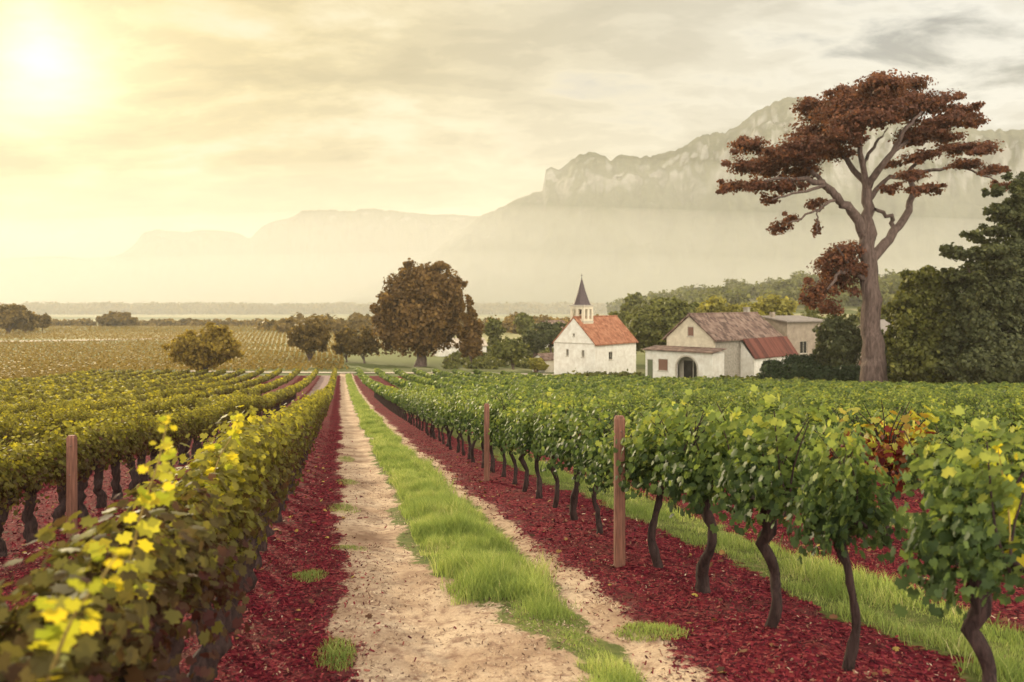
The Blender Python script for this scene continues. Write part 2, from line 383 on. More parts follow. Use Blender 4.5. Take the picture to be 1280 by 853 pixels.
cs_, cd_ = (SS[:-1, :-1]+SS[1:, 1:]).ravel()/2, (DD[:-1, :-1]+DD[1:, 1:]).ravel()/2
wob = (fbm(cs_*3+7, cd_*3, 4, 1)-0.5)
wob2 = (fbm(cs_*1.2+3, cd_*0.7, 3, 8)-0.5)
edge = 0.35*wob + 0.35*wob2
def vfar(s):   # far end of the vineyard along the rows
    return np.interp(s, [-60, 0, 20, 34, 46, 52, 58, 90], [128, 133, 126, 101, 92, 71, 69, 66])
SMIN, SMAX = -41.0, 76.0
inv = (cs_ > SMIN) & (cs_ < SMAX) & (cd_ < vfar(cs_)) & (cd_ > -20)
hump_in = 0.84 + 0.44*np.clip((7.8-cd_)/2.2, 0, 1) ; hump_out = 1.95 - 0.22*np.clip((8.5-cd_)/4.0, 0, 1)
is_track = (cs_ > -0.10+edge) & (cs_ < 2.30+edge) & (cd_ < 140) & (cd_ > -20)
is_hump = is_track & (cs_ > hump_in+edge*1.3) & (cs_ < hump_out+edge)
k = np.floor((cs_-3)/3.0); sr = cs_-3-3*k
is_alley = inv & (cs_ > 2.6) & (sr > 0.75+edge*1.5) & (sr < 1.75+edge*1.5)
is_mauve = inv & (cs_ < -1.5+edge) & (cs_ > -3.2+edge) & (cd_ > 16)
path = is_track
mul = inv & ~is_track & ~is_mauve
mauve = is_mauve & ~is_track
grd = ~(path | mul | mauve)
def edge_f(S_, D_): return 0.35*(fbm(S_*3+7, D_*3, 4, 1)-.5)+.35*(fbm(S_*1.2+3, D_*.7, 3, 8)-.5)
def sub_sheet(name, sel, mat):
    q = Q[sel]; u, inve = np.unique(q, return_inverse=True)
    s_, d_ = SS.ravel()[u], DD.ravel()[u]; e_ = edge_f(s_, d_)
    hi = 0.84+0.44*np.clip((7.8-d_)/2.2, 0, 1); ho = 1.95-0.22*np.clip((8.5-d_)/4.0, 0, 1)
    r_ = (s_-3) % 3
    at = {'bed': np.minimum(s_-e_, 2.2+e_-s_), 'green': np.minimum(s_-hi-e_*1.3, ho+e_-s_), 'alley': np.where(s_ > 2.6, np.minimum(r_-.8-e_*1.5, 1.75+e_*1.5-r_), -1)}
    o = mobj(name, npmesh(name, V[u], [inve.reshape(-1, 4)], at, smooth=True), mat); o['kind'] = 'structure'; return o
sub_sheet('ground', grd, M_ground)
sub_sheet('path', path, M_path)
sub_sheet('soil_beds', mul, M_mulch)
sub_sheet('farm_track', mauve, M_alley)
def ribbon(name, cl, w, mat, up=0.05, n=4):
    """sheet following the terrain along a centre line of (L, D)"""
    P_, _ = smooth_line([(a, b, 0) for a, b in cl], [w]*len(cl), 10); V_ = []; F_ = []
    for i, p in enumerate(P_):
        tt = P_[min(i+1, len(P_)-1)]-P_[max(i-1, 0)]; nn = np.array([-tt[1], tt[0]]); nn = nn/np.linalg.norm(nn)
        for k_ in range(n+1):
            q = p[:2]+nn*w*(k_/n-0.5)*(1+0.12*math.sin(i*1.7)); V_.append((q[0], q[1], gz(q[0], q[1])+up))
    for i in range(len(P_)-1):
        for k_ in range(n): a = i*(n+1)+k_; F_.append((a, a+1, a+n+2, a+n+1))
    o = mobj(name, npmesh(name, V_, [np.array(F_)], smooth=True), mat); o['kind'] = 'structure'; return o
ribbon('gravel_lane', [(-60, 144), (-45, 140.5), (-28.5, 139), (-10, 137.5), (5, 134), (9, 128), (12, 126)], 3.4, M_lane, 0.12)
ribbon('field_road', [(-330, 262), (-200, 262), (-160, 266), (-132, 280), (-120, 300)], 9.0, M_lane, 0.12)

# ------------------------------------------------------------------ mountains
def mountain(name, pts, R, foot, seed, cliff=0.72, rough=1.0):
    xs = np.array([p[0] for p in pts], float); ys = np.array([p[1] for p in pts], float)
    xx = np.linspace(xs[0], xs[-1], 520); yy = np.interp(xx, xs, ys)
    ridge = (378-yy)/F*R + CZ + (fbm(xx*0.16, xx*0+seed, 4, seed)-0.5)*R*0.006*rough
    tv = np.concatenate([np.linspace(0, 0.80, 34), np.linspace(0.815, 1.0, 26), np.linspace(1.05, 1.6, 8)])
    V_ = []
    lat = (xx-640)/F*R
    ker = np.hanning(61); ker /= ker.sum(); pad = np.pad(ridge, 30, mode='edge'); rsm = np.minimum(np.convolve(pad, ker, 'valid'), ridge*1.1)
    for tt in tv:
        if tt <= 1:
            D = R - foot*(1-tt)
            # talus up to the cliff foot, then a steep rock band
            f = np.where(tt < 0.82, cliff*(tt/0.82)**1.7, cliff + (1-cliff)*np.clip((tt-0.82)/0.18, 0, 1)**0.75)
            g = fbm(lat*0.010+3, tt*5.0+np.zeros_like(lat), 5, seed+3)-0.5
            g2 = np.abs(fbm(lat*0.030+tt*2, tt*11+np.zeros_like(lat), 4, seed+9)-0.5)*2
            damp = min(1, tt*1.5)*min(1, (1-tt)*14)
            bl = np.clip((tt-0.70)/0.24, 0, 1); rg = rsm*(1-bl)+ridge*bl
            z = rg*f*(1 + 0.5*g*damp*min(1, 4*(1-tt)) - 0.09*g2*damp*rough)
            dj = (fbm(lat*0.022, tt*9+np.zeros_like(lat), 5, seed+6)-0.5)*foot*0.15*damp
            Dn = D + dj
        else:
            z = ridge*np.maximum(0, 1-(tt-1)*1.2); Dn = R + foot*(tt-1)*1.4 + 0*lat
        V_.append(np.stack([lat*(Dn/R)**0.85, Dn+0*lat, z-6.0*(1-min(1, tt*4))], -1))
    V_ = np.array(V_); a, b = V_.shape[:2]
    I, J = np.meshgrid(np.arange(a-1), np.arange(b-1), indexing='ij')
    q = np.stack([I*b+J, I*b+J+1, (I+1)*b+J+1, (I+1)*b+J], -1).reshape(-1, 4)
    o = mobj(name, npmesh(name, V_.reshape(-1, 3), [q]), M_rock); o['kind'] = 'structure'; return o
mountain('mountain', [(430, 372), (520, 330), (575, 290), (600, 271), (620, 262), (650, 248), (679, 237), (682, 213), (690, 210), (700, 212), (715, 198), (735, 189), (750, 193), (765, 201), (776, 193), (800, 197), (820, 195), (850, 186), (880, 168), (905, 166), (925, 155), (945, 139), (975, 125), (1000, 120), (1030, 128), (1100, 146), (1180, 158), (1230, 162), (1280, 163), (1400, 172), (1600, 220)], 1900, 950, 3)
mountain('mountain', [(60, 372), (120, 330), (150, 319), (165, 308), (180, 290), (200, 287), (230, 290), (265, 287), (295, 290), (312, 298), (330, 281), (368, 271), (375, 263), (400, 262), (440, 264), (460, 260), (500, 265), (540, 268), (600, 270), (640, 275), (700, 300), (760, 340)], 2500, 800, 11, 0.75, 0.7)
mountain('mountain', [(-320, 300), (-160, 318), (-60, 330), (0, 324), (60, 320), (110, 323), (160, 320), (210, 325), (300, 340)], 3200, 800, 17, 0.8, 0.6)

# ------------------------------------------------------------------ haze
def haze():
    mb = MB(); mb.box(-7200, 7200, -250, 7200, -9, 520)
    m, t, out = newmat('haze_air')
    v = N(t, 'ShaderNodeVolumePrincipled'); v.inputs['Color'].default_value = (0.76, 0.735, 0.66, 1)
    v.inputs['Density'].default_value = 0.00021; v.inputs['Anisotropy'].default_value = 0.12
    LK(t, v.outputs[0], out.inputs['Volume'])
    o = mb.build('haze', m); o['kind'] = 'stuff'; return o
haze()
def mist(ry, y0, h, dens, colr):
    """valley mist lying on the plain below the mountains, thinner upwards"""
    bpy.ops.mesh.primitive_uv_sphere_add(segments=64, ring_count=32, radius=1, location=(0, 0, 0)); o = bpy.context.object
    for v_ in o.data.vertices: r_ = math.hypot(v_.co.x, v_.co.y); z_ = math.copysign(1-r_, v_.co.z) if r_ < .9999 else 0; v_.co = (v_.co.x*(4200+ry*.5), v_.co.y*ry+y0, z_*h-3)
    o.name = o.data.name = 'valley_mist'; m, t, out = newmat('valley_mist')
    v = N(t, 'ShaderNodeVolumePrincipled'); v.inputs['Color'].default_value = (*colr, 1)
    v.inputs['Density'].default_value = dens; v.inputs['Anisotropy'].default_value = 0.1
    LK(t, v.outputs[0], out.inputs['Volume']); o.data.materials.append(m); o['kind'] = 'stuff'
mist(1330, 1680, 330, 0.00034, (0.82, 0.80, 0.73))
mist(1240, 1620, 215, 0.00062, (0.92, 0.90, 0.84))
mist(1150, 1560, 120, 0.00048, (0.96, 0.94, 0.88))

# ------------------------------------------------------------------ leaves
ang = np.radians([0, 20, 42, 62, 92, 120, 152, 180, 208, 240, 268, 298, 318, 340])
rad_ = np.array([1.05, 0.73, 0.95, 0.68, 0.86, 0.64, 0.66, 0.22, 0.66, 0.64, 0.86, 0.68, 0.95, 0.73])
LT = np.concatenate([[[0, 0.0]], np.stack([np.sin(ang)*rad_, np.cos(ang)*rad_], -1)])
LT[:, 1] -= 0.1
LTF = np.array([(0, 1+i, 1+(i+1) % 14) for i in range(14)])
QT = np.array([[-0.6, -0.45], [0.55, -0.6], [0.65, 0.5], [0.0, 0.95], [-0.65, 0.45]])
QTF = np.array([[0, 1, 2, 3, 4]])
DT = np.array([[-0.5, -0.5], [0.6, -0.35], [0.25, 0.7]])   # small chip
def rnorm(v): return v/(np.linalg.norm(v, axis=1, keepdims=True)+1e-9)
def leaves(P, Nn, size, rs, tmpl=LT, faces=LTF, rnd=None, hang=0.8, cup=0.25):
    n = len(P); Nn = rnorm(Nn)
    tip = rs.normal(size=(n, 3))*0.6 + np.array([0, 0, -hang]); tip -= (tip*Nn).sum(1, keepdims=True)*Nn; tip = rnorm(tip)
    side = np.cross(tip, Nn)
    u = tmpl[None, :, 0:1]*side[:, None]; v = tmpl[None, :, 1:2]*tip[:, None]
    r2 = (tmpl**2).sum(1)
    cp = rs.uniform(-cup, cup, n)-0.1
    w = (cp[:, None]*r2[None])[..., None]*Nn[:, None]
    sz = np.broadcast_to(size, (n,))[:, None, None]
    V_ = P[:, None] + (u+v+w)*sz
    k_ = len(tmpl)
    F_ = (faces[None]+np.arange(n)[:, None, None]*k_).reshape(-1, faces.shape[1])
    if rnd is None: rnd = rs.rand(n)
    return V_.reshape(-1, 3), F_, np.repeat(rnd, k_)

# ---- vine foliage by shoots growing from the cordon (local: y along row, z up)
def vine_leaves(rs, nshoot=34, per=17, top=1.42, low=0.62, wid=0.34, ln=0.52, size=0.062):
    P = []; Nn = []; R = []
    for i in range(nshoot):
        y0 = rs.uniform(-ln, ln)*0.95; side = rs.choice([-1, 1])
        droop = rs.rand() < 0.5
        st = np.array([0, y0, 0.80+rs.uniform(-.05, .1)])
        if droop:
            c1 = st + np.array([side*wid*rs.uniform(.6, 1.0), rs.uniform(-.1, .1), rs.uniform(.05, .35)])
            en = c1 + np.array([side*rs.uniform(-.05, .10), rs.uniform(-.1, .1), -rs.uniform(.10, .60)]); en[2] = max(en[2], low)
        else:
            en = st + np.array([side*wid*rs.uniform(.0, .9), rs.uniform(-.10, .10), (top-0.84)*(rs.uniform(.6, 1.0) if rs.rand() < .85 else rs.uniform(1.0, 1.22))])
            c1 = (st+en)/2 + np.array([side*wid*.45, 0, .12])
        t_ = np.sort(rs.uniform(0.1, 1, per))[:, None]
        p = (1-t_)**2*st+2*t_*(1-t_)*c1+t_**2*en + rs.normal(size=(per, 3))*0.045
        o = np.stack([p[:, 0]*2.2+side*0.25, rs.normal(size=per)*.35, (p[:, 2]-0.85)*0.9+0.25], -1)
        P.append(p); Nn.append(o+rs.normal(size=(per, 3))*0.38)
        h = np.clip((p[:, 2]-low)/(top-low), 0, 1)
        R.append(np.clip(0.20+0.36*h+rs.normal(size=per)*0.15+(0.12 if not droop else 0)*t_[:, 0], 0, 1))  # upper leaves paler: young growth, plus backlight put into the colour
    P = np.concatenate(P); Nn = np.concatenate(Nn); R = np.concatenate(R)
    return leaves(P, Nn, rs.uniform(.7, 1.25, len(P))*size, rs, rnd=R)
def vine_trunk(rs, h=0.78, r=0.042, n=9, canes=9):
    m = 10; z = np.linspace(-0.06, h, m); a = rs.uniform(-.06, .06, 2); b = rs.uniform(-.09, .09, 2)
    x = a[0]*np.sin(z*7)+a[1]*z*.8+rs.normal(size=m)*.013; y = b[0]*.8*np.sin(z*8+1)+b[1]*z*.9+rs.normal(size=m)*.015
    x -= x[0]; y -= y[0]
    rr = r*rs.uniform(.80 if canes else .9, 1.25 if canes else 1.12, m)*np.interp(z, [-.06, .05, .35, h*.85, h], [1.35, 1.15, .9, 1.1, 1.25])
    P_, R_ = smooth_line(np.stack([x, y, z], -1), rr, 2)
    V1, Q1 = tube(P_, R_, n, 0.22, rs)
    Vs = [V1]; Qs = [np.array(Q1)]; b_ = len(V1)
    for j in range(canes):
        yy_ = rs.uniform(-.3, .3); e0 = P_[-1]+[0, yy_, .03]; pts = [e0, e0+[rs.uniform(-.1, .1), rs.uniform(-.06, .06), .22], e0+[rs.uniform(-.25, .25), rs.uniform(-.1, .1), rs.uniform(.40, .60)]]
        p2, r2 = smooth_line(pts, [.008, .006, .003], 3); V2, Q2 = tube(p2, r2, 5); Vs.append(V2); Qs.append(np.array(Q2)+b_); b_ += len(V2)
    for sg in (-1, 1):
        e = P_[-1]; pts = [e+[0, 0, -.05], e+[0, sg*.14, .05], e+[rs.uniform(-.03, .03), sg*.26, .07], e+[0, sg*.36, .06]]
        p2, r2 = smooth_line(pts, [r*1.0, r*.7, r*.5, r*.3], 2); V2, Q2 = tube(p2, r2, 6, 0.15, rs)
        Vs.append(V2); Qs.append(np.array(Q2)+b_); b_ += len(V2)
    return npmesh('trunk', np.concatenate(Vs), [np.concatenate(Qs)], smooth=True)

NV = 9
vf, vt, vfl, vfd, vtl = [], [], [], [], []
for i in range(NV):
    rs = np.random.RandomState(100+i)
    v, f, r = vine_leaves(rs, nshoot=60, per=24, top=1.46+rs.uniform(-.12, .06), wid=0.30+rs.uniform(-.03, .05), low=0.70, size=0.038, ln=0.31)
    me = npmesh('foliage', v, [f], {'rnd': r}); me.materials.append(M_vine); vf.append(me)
    me = vine_trunk(rs, 0.84, 0.033+rs.uniform(-.005, .008), 12); me.materials.append(M_vbark); vt.append(me)
    me = vine_trunk(rs, 0.74, 0.058+rs.uniform(-.008, .012), 12, 0); me.materials.append(M_vbark); vtl.append(me)
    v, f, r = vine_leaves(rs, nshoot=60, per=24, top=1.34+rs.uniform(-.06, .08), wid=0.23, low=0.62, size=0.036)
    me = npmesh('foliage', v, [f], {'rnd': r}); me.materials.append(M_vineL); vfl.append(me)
    if i < 4:
        v, f, r = vine_leaves(rs, nshoot=64, per=24, top=1.32+rs.uniform(-.05, .05), wid=0.25, low=0.58, size=0.036)
        me = npmesh('foliage', v, [f], {'rnd': np.clip(r*.8-.12, 0, 1)}); me.materials.append(M_vineL); vfd.append(me)  # darker copy: dimness of the nearest left vines put into leaf colour
rs = np.random.RandomState(77)
v, f, r = vine_leaves(rs, nshoot=36, per=18, top=1.28, wid=0.30, low=0.72, size=0.048, ln=0.42)
vred = npmesh('foliage', v, [f], {'rnd': r}); vred.materials.append(M_vineR)

ROT = math.atan2(SH, 1.0)
rows = [3+3*k_ for k_ in range(0, 25)] + [-0.85-3*k_ for k_ in range(0, 14)]
ORD = ['', 'second', 'third', 'fourth', 'fifth', 'sixth', 'seventh', 'eighth', 'ninth', 'tenth', 'eleventh', 'twelfth', 'thirteenth', 'fourteenth', 'fifteenth', 'sixteenth', 'seventeenth', 'eighteenth', 'nineteenth', 'twentieth']
def ORD2(i):
    i += 1; t_ = {2: 'twenty', 3: 'thirty', 4: 'forty'}[i//10]; u_ = ['', 'first', 'second', 'third', 'fourth', 'fifth', 'sixth', 'seventh', 'eighth', 'ninth'][i % 10]
    return t_+'-'+u_ if u_ else t_[:-1]+'ieth'
plants = []
for s0 in rows:
    rs = np.random.RandomState(int(1000+s0*10))
    D = {3: 3.76, 6: 4.93}.get(s0, 2.2+rs.uniform(0, .9)) if s0 > 0 else (2.0 if s0 > -1 else 2.6)
    end = float(vfar(s0))
    while D < end:
        L = s0 - SH*D
        x = 640+F*L/D
        mar = 700/D+30
        if -mar < x < 1280+mar: plants.append([s0, D+rs.uniform(-.06, .06), rs.randint(NV), rs.rand()])
        D += 0.93 if abs(s0) < 4 else 0.97
plants.sort(key=lambda p: p[1])
def inframe(p):
    L = p[0]-SH*p[1]; x = 640+F*L/p[1]; return -450/p[1] < x < 1280+450/p[1]
near_p = [p for p in plants if inframe(p)][:300]
ids = {id(p) for p in near_p}
far_p = [p for p in plants if id(p) not in ids and p[1] > 6]
rownames = {3: 'row right of the sandy track', 6: 'second row right of the track', 9: 'third row right of the track', 12: 'fourth row right of the track',
            15: 'fifth row right of the track', 18: 'sixth row right of the track', -0.85: 'yellowing row left of the track', -3.85: 'second row left of the track', -6.85: 'third row left of the track'}
for k_ in range(6, 25): rownames[3+3*k_] = (['seventh', 'eighth', 'ninth', 'tenth', 'eleventh', 'twelfth']+['%dth' % j for j in range(13, 30)])[k_-6]+' row right of the track'
for k_ in range(3, 14): rownames[round(-0.85-3*k_, 2)] = ['fourth', 'fifth', 'sixth', 'seventh', 'eighth', 'ninth', 'tenth', 'eleventh', 'twelfth', 'thirteenth', 'fourteenth'][k_-3]+' row left of the track'
count = {}
def make_vine(tm, fm, loc, rz, sc):
    root = empty('grapevine', loc, rz); root.scale = sc
    a = bpy.data.objects.new('trunk', tm); COL.objects.link(a); a.parent = root
    b = bpy.data.objects.new('foliage', fm); COL.objects.link(b); b.parent = root
    return root
near_roots = {}
for p in near_p:
    s0, D, vi, rr = p
    L = s0-SH*D; z = gz(L, D)
    i = count.get(s0, 0); count[s0] = i+1
    rs = np.random.RandomState(int(D*1000) % 99991)
    left = s0 < 0
    fm = vfl[vi] if left else vf[vi]
    sc = (1.0+rs.uniform(-.08, .12), 1.0+rs.uniform(-.08, .05), 1.0+rs.uniform(-.08, .07))
    if s0 > 3: sc = (sc[0]*1.05, sc[1]*.94, rs.uniform(.84, 1.04))
    tilt = 0
    if s0 == 3 and i == 0: sc = (1.12, 0.66, 1.0)
    if s0 == 3 and i == 1: sc = (0.80, 0.66, 1.0)
    if s0 == -0.85 and D < 7: sc = (1.15, 1.05, 0.98)
    if s0 == -0.85 and D < 4.0: sc = (1.1, 1.05, 0.86)
    if s0 == -0.85 and D < 2.6: sc = (1.0, 1.05, 0.80)
    if s0 == -0.85 and 4.0 <= D < 5: sc = (1.1, 1.05, 0.94)
    if s0 == -0.85 and D < 4.6: fm = vfd[vi % 4]
    tm = vtl[vi] if left else vt[vi]
    if s0 == 6 and 8.0 < D < 9.1 and vred is not None:
        fm = vred; red = True; sc = (1.25, 1.25, 1.12)
    else: red = False
    o = make_vine(tm, fm, (L, D, z), ROT + (pi if rr > .5 else 0), sc)
    near_roots.setdefault(s0, []).append((D, o))
    rn = rownames.get(round(s0, 2), 'rows far right of the track' if s0 > 0 else 'rows further left of the track')
    o['category'] = 'grapevine'
    o['group'] = 'grapevines in the '+rn
    if red: o['label'] = 'autumn red and yellow grapevine standing among green ones in the second row'
    elif round(s0, 2) in rownames and i == 0: o['label'] = ('nearest leafy grapevine in the '+rn) if not left else 'nearest grapevine with yellowing leaves in the '+rn.replace('yellowing ', '')
    elif round(s0, 2) in rownames and i < 20: o['label'] = '%s grapevine from the camera in the %s' % (ORD[i], rn)
    elif round(s0, 2) in rownames and i < 40: o['label'] = '%s grapevine from the camera in the %s' % (ORD2(i), rn)
    else: o['label'] = 'leafy green grapevine in the %s' % rn

# ---- all farther vines: one mass
def mass(P_list, name, mat, rs):
    Vs, Fs, Rs_, b = [], [], [], 0
    for (s0, D, vi, rr) in P_list:
        L = s0-SH*D; z = gz(L, D); left = s0 < 0
        n = 150 if D < 52 else (80 if D < 85 else 46)
        sz = 0.085 if D < 52 else (0.125 if D < 85 else 0.17)
        v_ = rs.normal(size=(n, 3)); v_ = rnorm(v_)*rs.uniform(.72, 1.08, (n, 1))
        lo = 0.50 if left else 0.68
        hh = ((1.24 if left else 1.36) - lo)/2*rs.uniform(.80, 1.14)
        p = v_*np.array([0.32 if left else 0.42, 0.44 if left else 0.38, hh]); p[:, 2] += lo+hh
        p[:, 0] += rs.uniform(-.06, .06)
        c_, s_ = cos(ROT), sin(ROT)
        q = np.stack([p[:, 0]*c_-p[:, 1]*s_+L, p[:, 0]*s_+p[:, 1]*c_+D, p[:, 2]+z], -1)
        nn = v_+rs.normal(size=(n, 3))*0.35+[0, 0, .2]
        rnd = np.clip((0.42 if not left else 0.50)+0.25*v_[:, 2]+rs.normal(size=n)*0.12+(rr-.5)*.34, 0, 1)  # paler tops: young growth and backlight on the canopy put into leaf tone
        a, f_, r_ = leaves(q, nn, rs.uniform(.8, 1.3, n)*sz, rs, QT, QTF, rnd)
        Vs.append(a); Fs.append(f_+b); Rs_.append(r_); b += len(a)
        if D < 70:
            tp, tq = tube([(L, D, z-.05), (L+.02, D, z+.4), (L, D, z+.8)], [.05, .04, .05], 4)
            Vs.append(tp); k_ = np.array(tq)+b; b += len(tp); Rs_.append(np.zeros(len(tp)))
            TR.append(k_)
    return Vs, Fs, Rs_
for side, mat in ((1, M_vine), (-1, M_vineL)):
    TR = []
    rs = np.random.RandomState(5)
    Vs, Fs, Rr = mass([p for p in far_p if p[0]*side > 0], 'distant_vines', mat, rs)
    me = npmesh('distant_vines', np.concatenate(Vs), [np.concatenate(Fs)]+([np.concatenate(TR)] if TR else []), {'rnd': np.concatenate(Rr)})
    me.materials.append(mat); me.materials.append(M_vbark)
    nf = sum(len(f_) for f_ in Fs); tot = len(me.polygons); mi = np.zeros(tot, dtype=np.int32); mi[nf:] = 1; me.polygons.foreach_set('material_index', mi)
    o = mobj('distant_vines', me, None)
    tag(o, 'distant green vine rows merging in front of the white houses' if side > 0 else 'distant curving rows of yellow green vines running down to the plain', 'vines', kind='stuff')

# ---- tall yellow shoots on the nearest left vines, and on the nearest right vine
def shoot(parent_root, pts, sizes, name='shoot'):
    """pts in world coords; leaves face the camera side"""
    inv_ = None
    bpy.context.view_layer.update()
    mw = parent_root.matrix_world.inverted()
    from mathutils import Vector
    P_ = np.array([tuple(mw @ Vector(p)) for p in pts]); rs = np.random.RandomState(len(pts))
    c_, r_ = smooth_line(P_, np.linspace(.005, .002, len(P_)), 3)
    tv_, tq_ = tube(c_, r_, 5)
    st = mobj(name, npmesh(name, tv_, [np.array(tq_)], smooth=True), M_shootstem, parent_root)
    LP, LN, LS = [], [], []
    for p, s_ in zip(P_, sizes):
        for j in range(6):
            LP.append(p+rs.normal(size=3)*s_*0.75); LN.append(np.array([0, -0.9, 0.45])+rs.normal(size=3)*.55); LS.append(s_*rs.uniform(.42, .88))
    v_, f_, rr_ = leaves(np.array(LP), np.array(LN), np.array(LS), rs)
    mobj('shoot_leaves', npmesh('shoot_leaves', v_, [f_], {'rnd': rr_}), M_shoot, st)
M_shootstem = bark_mat('shoot_stem', (0.20, 0.16, 0.04), (0.35, 0.24, 0.08), 60)
def PX(x, y, D): return (px(x, D), D, CZ-(y-378)/F*D)
def nearest(s0, D): return min(near_roots[s0], key=lambda a: abs(a[0]-D))[1]
shoot(nearest(-0.85, 3.0), [PX(150, 735, 2.75), PX(165, 690, 2.7), PX(175, 648, 2.65), PX(186, 612, 2.6), PX(196, 585, 2.6), PX(203, 556, 2.6), PX(208, 530, 2.6)], [.05, .055, .06, .05, .04, .03, .028])
shoot(nearest(-0.85, 2.0), [PX(60, 850, 1.8), PX(75, 810, 1.75), PX(95, 765, 1.7), PX(125, 725, 1.7), PX(148, 690, 1.75)], [.048, .05, .042, .03, .028])
shoot(nearest(-0.85, 5.0), [PX(265, 600, 5.0), PX(275, 570, 5.0), PX(290, 545, 5.0), PX(297, 525, 5.0)], [.06, .06, .05, .04])
shoot(nearest(3, 3.7), [PX(1262, 690, 3.6), PX(1262, 650, 3.6), PX(1256, 610, 3.6), PX(1250, 575, 3.6), PX(1247, 558, 3.6)], [.06, .065, .06, .045, .035])

# ------------------------------------------------------------------ posts
def post(s0, D, h, w, label):
    L = s0-SH*D; z = gz(L, D)
    root = empty('vineyard_post', (L, D, z), ROT*0.3)
    mb = MB(); c = 0.012
    lv = [(-.1, w/2), (h-0.03, w/2-.002), (h, w/2-.014)]
    for i in range(len(lv)-1):
        z0, a = lv[i]; z1, b = lv[i+1]
        ring = lambda r, zz: [(-r+c, -r, zz), (r-c, -r, zz), (r, -r+c, zz), (r, r-c, zz), (r-c, r, zz), (-r+c, r, zz), (-r, r-c, zz), (-r, -r+c, zz)]
        mb.poly(ring(a, z0)+ring(b, z1), [(k_, (k_+1) % 8, 8+(k_+1) % 8, 8+k_) for k_ in range(8)]+([tuple(range(8, 16))] if i == 1 else []))
    mb.build('shaft', M_post, root)
    mn = MB(); mn.tube([(0, -w/2-.012, h*.62), (0, -w/2+.01, h*.62)], [.006, .006], 6); mn.tube([(0.01, -w/2-.012, h*.9), (0.01, -w/2+.01, h*.9)], [.006, .006], 6)
    mn.build('nail', M_metal, root)
    tag(root, label, 'post', 'wooden vineyard posts'); return root
M_metal, t, out = newmat('grey_metal'); princ(t, out, (0.25, 0.22, 0.2), 0.5, 0.5)
post(2.69, 7.70, 1.44, 0.100, 'nearer tall brown wooden post in front of the row right of the track')
post(2.66, 14.5, 1.40, 0.098, 'farther brown wooden post in the row right of the track')
post(-3.42, 10.2, 1.30, 0.105, 'dark red wooden post left of the track against the second row')

# ------------------------------------------------------------------ grass, mulch chips
def blades(S_, D_, hgt, wid, rs, name, rnd=None, loc=None):
    n = len(S_); L = S_-SH*D_; z = G(L, D_)
    P = np.stack([L, D_, z-.01], -1)
    if loc is not None: P = P-np.array(loc)
    a = rs.uniform(0, 2*pi, n); side = np.stack([np.cos(a), np.sin(a), 0*a], -1)*wid[:, None]
    b = rs.uniform(0, 2*pi, n); lean = np.stack([np.cos(b), np.sin(b), 0*b], -1)*(hgt*rs.uniform(.1, .75, n))[:, None]
    up = np.array([0, 0, 1.0])*hgt[:, None]
    v0 = P-side; v1 = P+side; v2 = P+side*.7+lean*.35+up*.55; v3 = P-side*.7+lean*.35+up*.55; v4 = P+lean+up*.95
    V_ = np.stack([v0, v1, v2, v3, v4], 1).reshape(-1, 3); k_ = np.arange(n)[:, None]*5
    if rnd is None: rnd = np.clip(rs.normal(.42, .20, n)+(fbm(S_*3, D_*3, 3, 15)-.5)*.9, 0, 1)
    return npmesh(name, V_, [k_+[[0, 1, 2, 3]], k_+[[3, 2, 4]]], {'rnd': np.repeat(rnd, 5)})
rs = np.random.RandomState(31)
GS, GD, GH, GW = [], [], [], []
def gband(n, s0, s1, d0, d1, h, w, pw=1.0, soft=0.5):
    S_ = rs.uniform(s0, s1, n); D_ = d0+(d1-d0)*rs.rand(n)**pw
    c_ = (s0+s1)/2; hw = (s1-s0)/2
    e_ = 0.35*(fbm(S_*3+7, D_*3, 4, 1)-.5)+.35*(fbm(S_*1.2+3, D_*.7, 3, 8)-.5)
    keep = np.abs(S_-c_-e_*1.2) < hw*0.85*rs.uniform(soft, 1.05, n)
    keep &= fbm(S_*5, D_*3, 3, 12) > rs.uniform(.12, .50, n)
    cl_ = np.clip(fbm(S_*2.6+9, D_*1.5, 3, 6)*2.6-.45, .25, 1.7)
    GS.append(S_[keep]); GD.append(D_[keep]); GH.append((h*cl_*rs.uniform(.5, 1.2, n))[keep]); GW.append((w*rs.uniform(.7, 1.2, n))[keep])
gband(13000, 1.26, 1.76, 3.8, 7, .10, .0022)
gband(60000, 0.84, 1.94, 6.3, 14, .16, .0030)
gband(65000, 0.84, 1.98, 14, 34, .16, .006)
gband(40000, 0.85, 2.0, 34, 90, .14, .014, 1.4)
gband(14000, 0.85, 2.0, 90, 136, .14, .03)
for k_ in range(8):
    b0 = 3+3*k_
    if b0 > 3: gband(9000, b0+.70, b0+1.9, max(3.5, b0/.9), 22, .10, .004, 1.3)
    else: gband(46000, 3.68, 4.85, 3.6, 20, .11, .0032, 1.4)
me = blades(np.concatenate(GS), np.concatenate(GD), np.concatenate(GH), np.concatenate(GW), rs, 'grass')
tag(mobj('grass', me, M_grass), 'soft green grass strip along the sandy track and between rows', 'grass', kind='stuff')
def tuft(s0, D0, rx, ry, n, h, label):
    rs = np.random.RandomState(int(D0*100)); a = rs.uniform(0, 2*pi, n); r = np.sqrt(rs.rand(n))
    S_ = s0+rx*r*np.cos(a)+rs.normal(size=n)*.02; D_ = D0+ry*r*np.sin(a); L0 = s0-SH*D0; z0 = gz(L0, D0)
    me = blades(S_, D_, h*rs.uniform(.4, 1.1, n)*(1.2-r*.6), .003*rs.uniform(.6, 1.2, n), rs, 'grass_tuft', loc=(L0, D0, z0))
    o = mobj('grass_tuft', me, M_grass, loc=(L0, D0, z0)); tag(o, label, 'grass tuft', 'grass tufts in the red mulch')
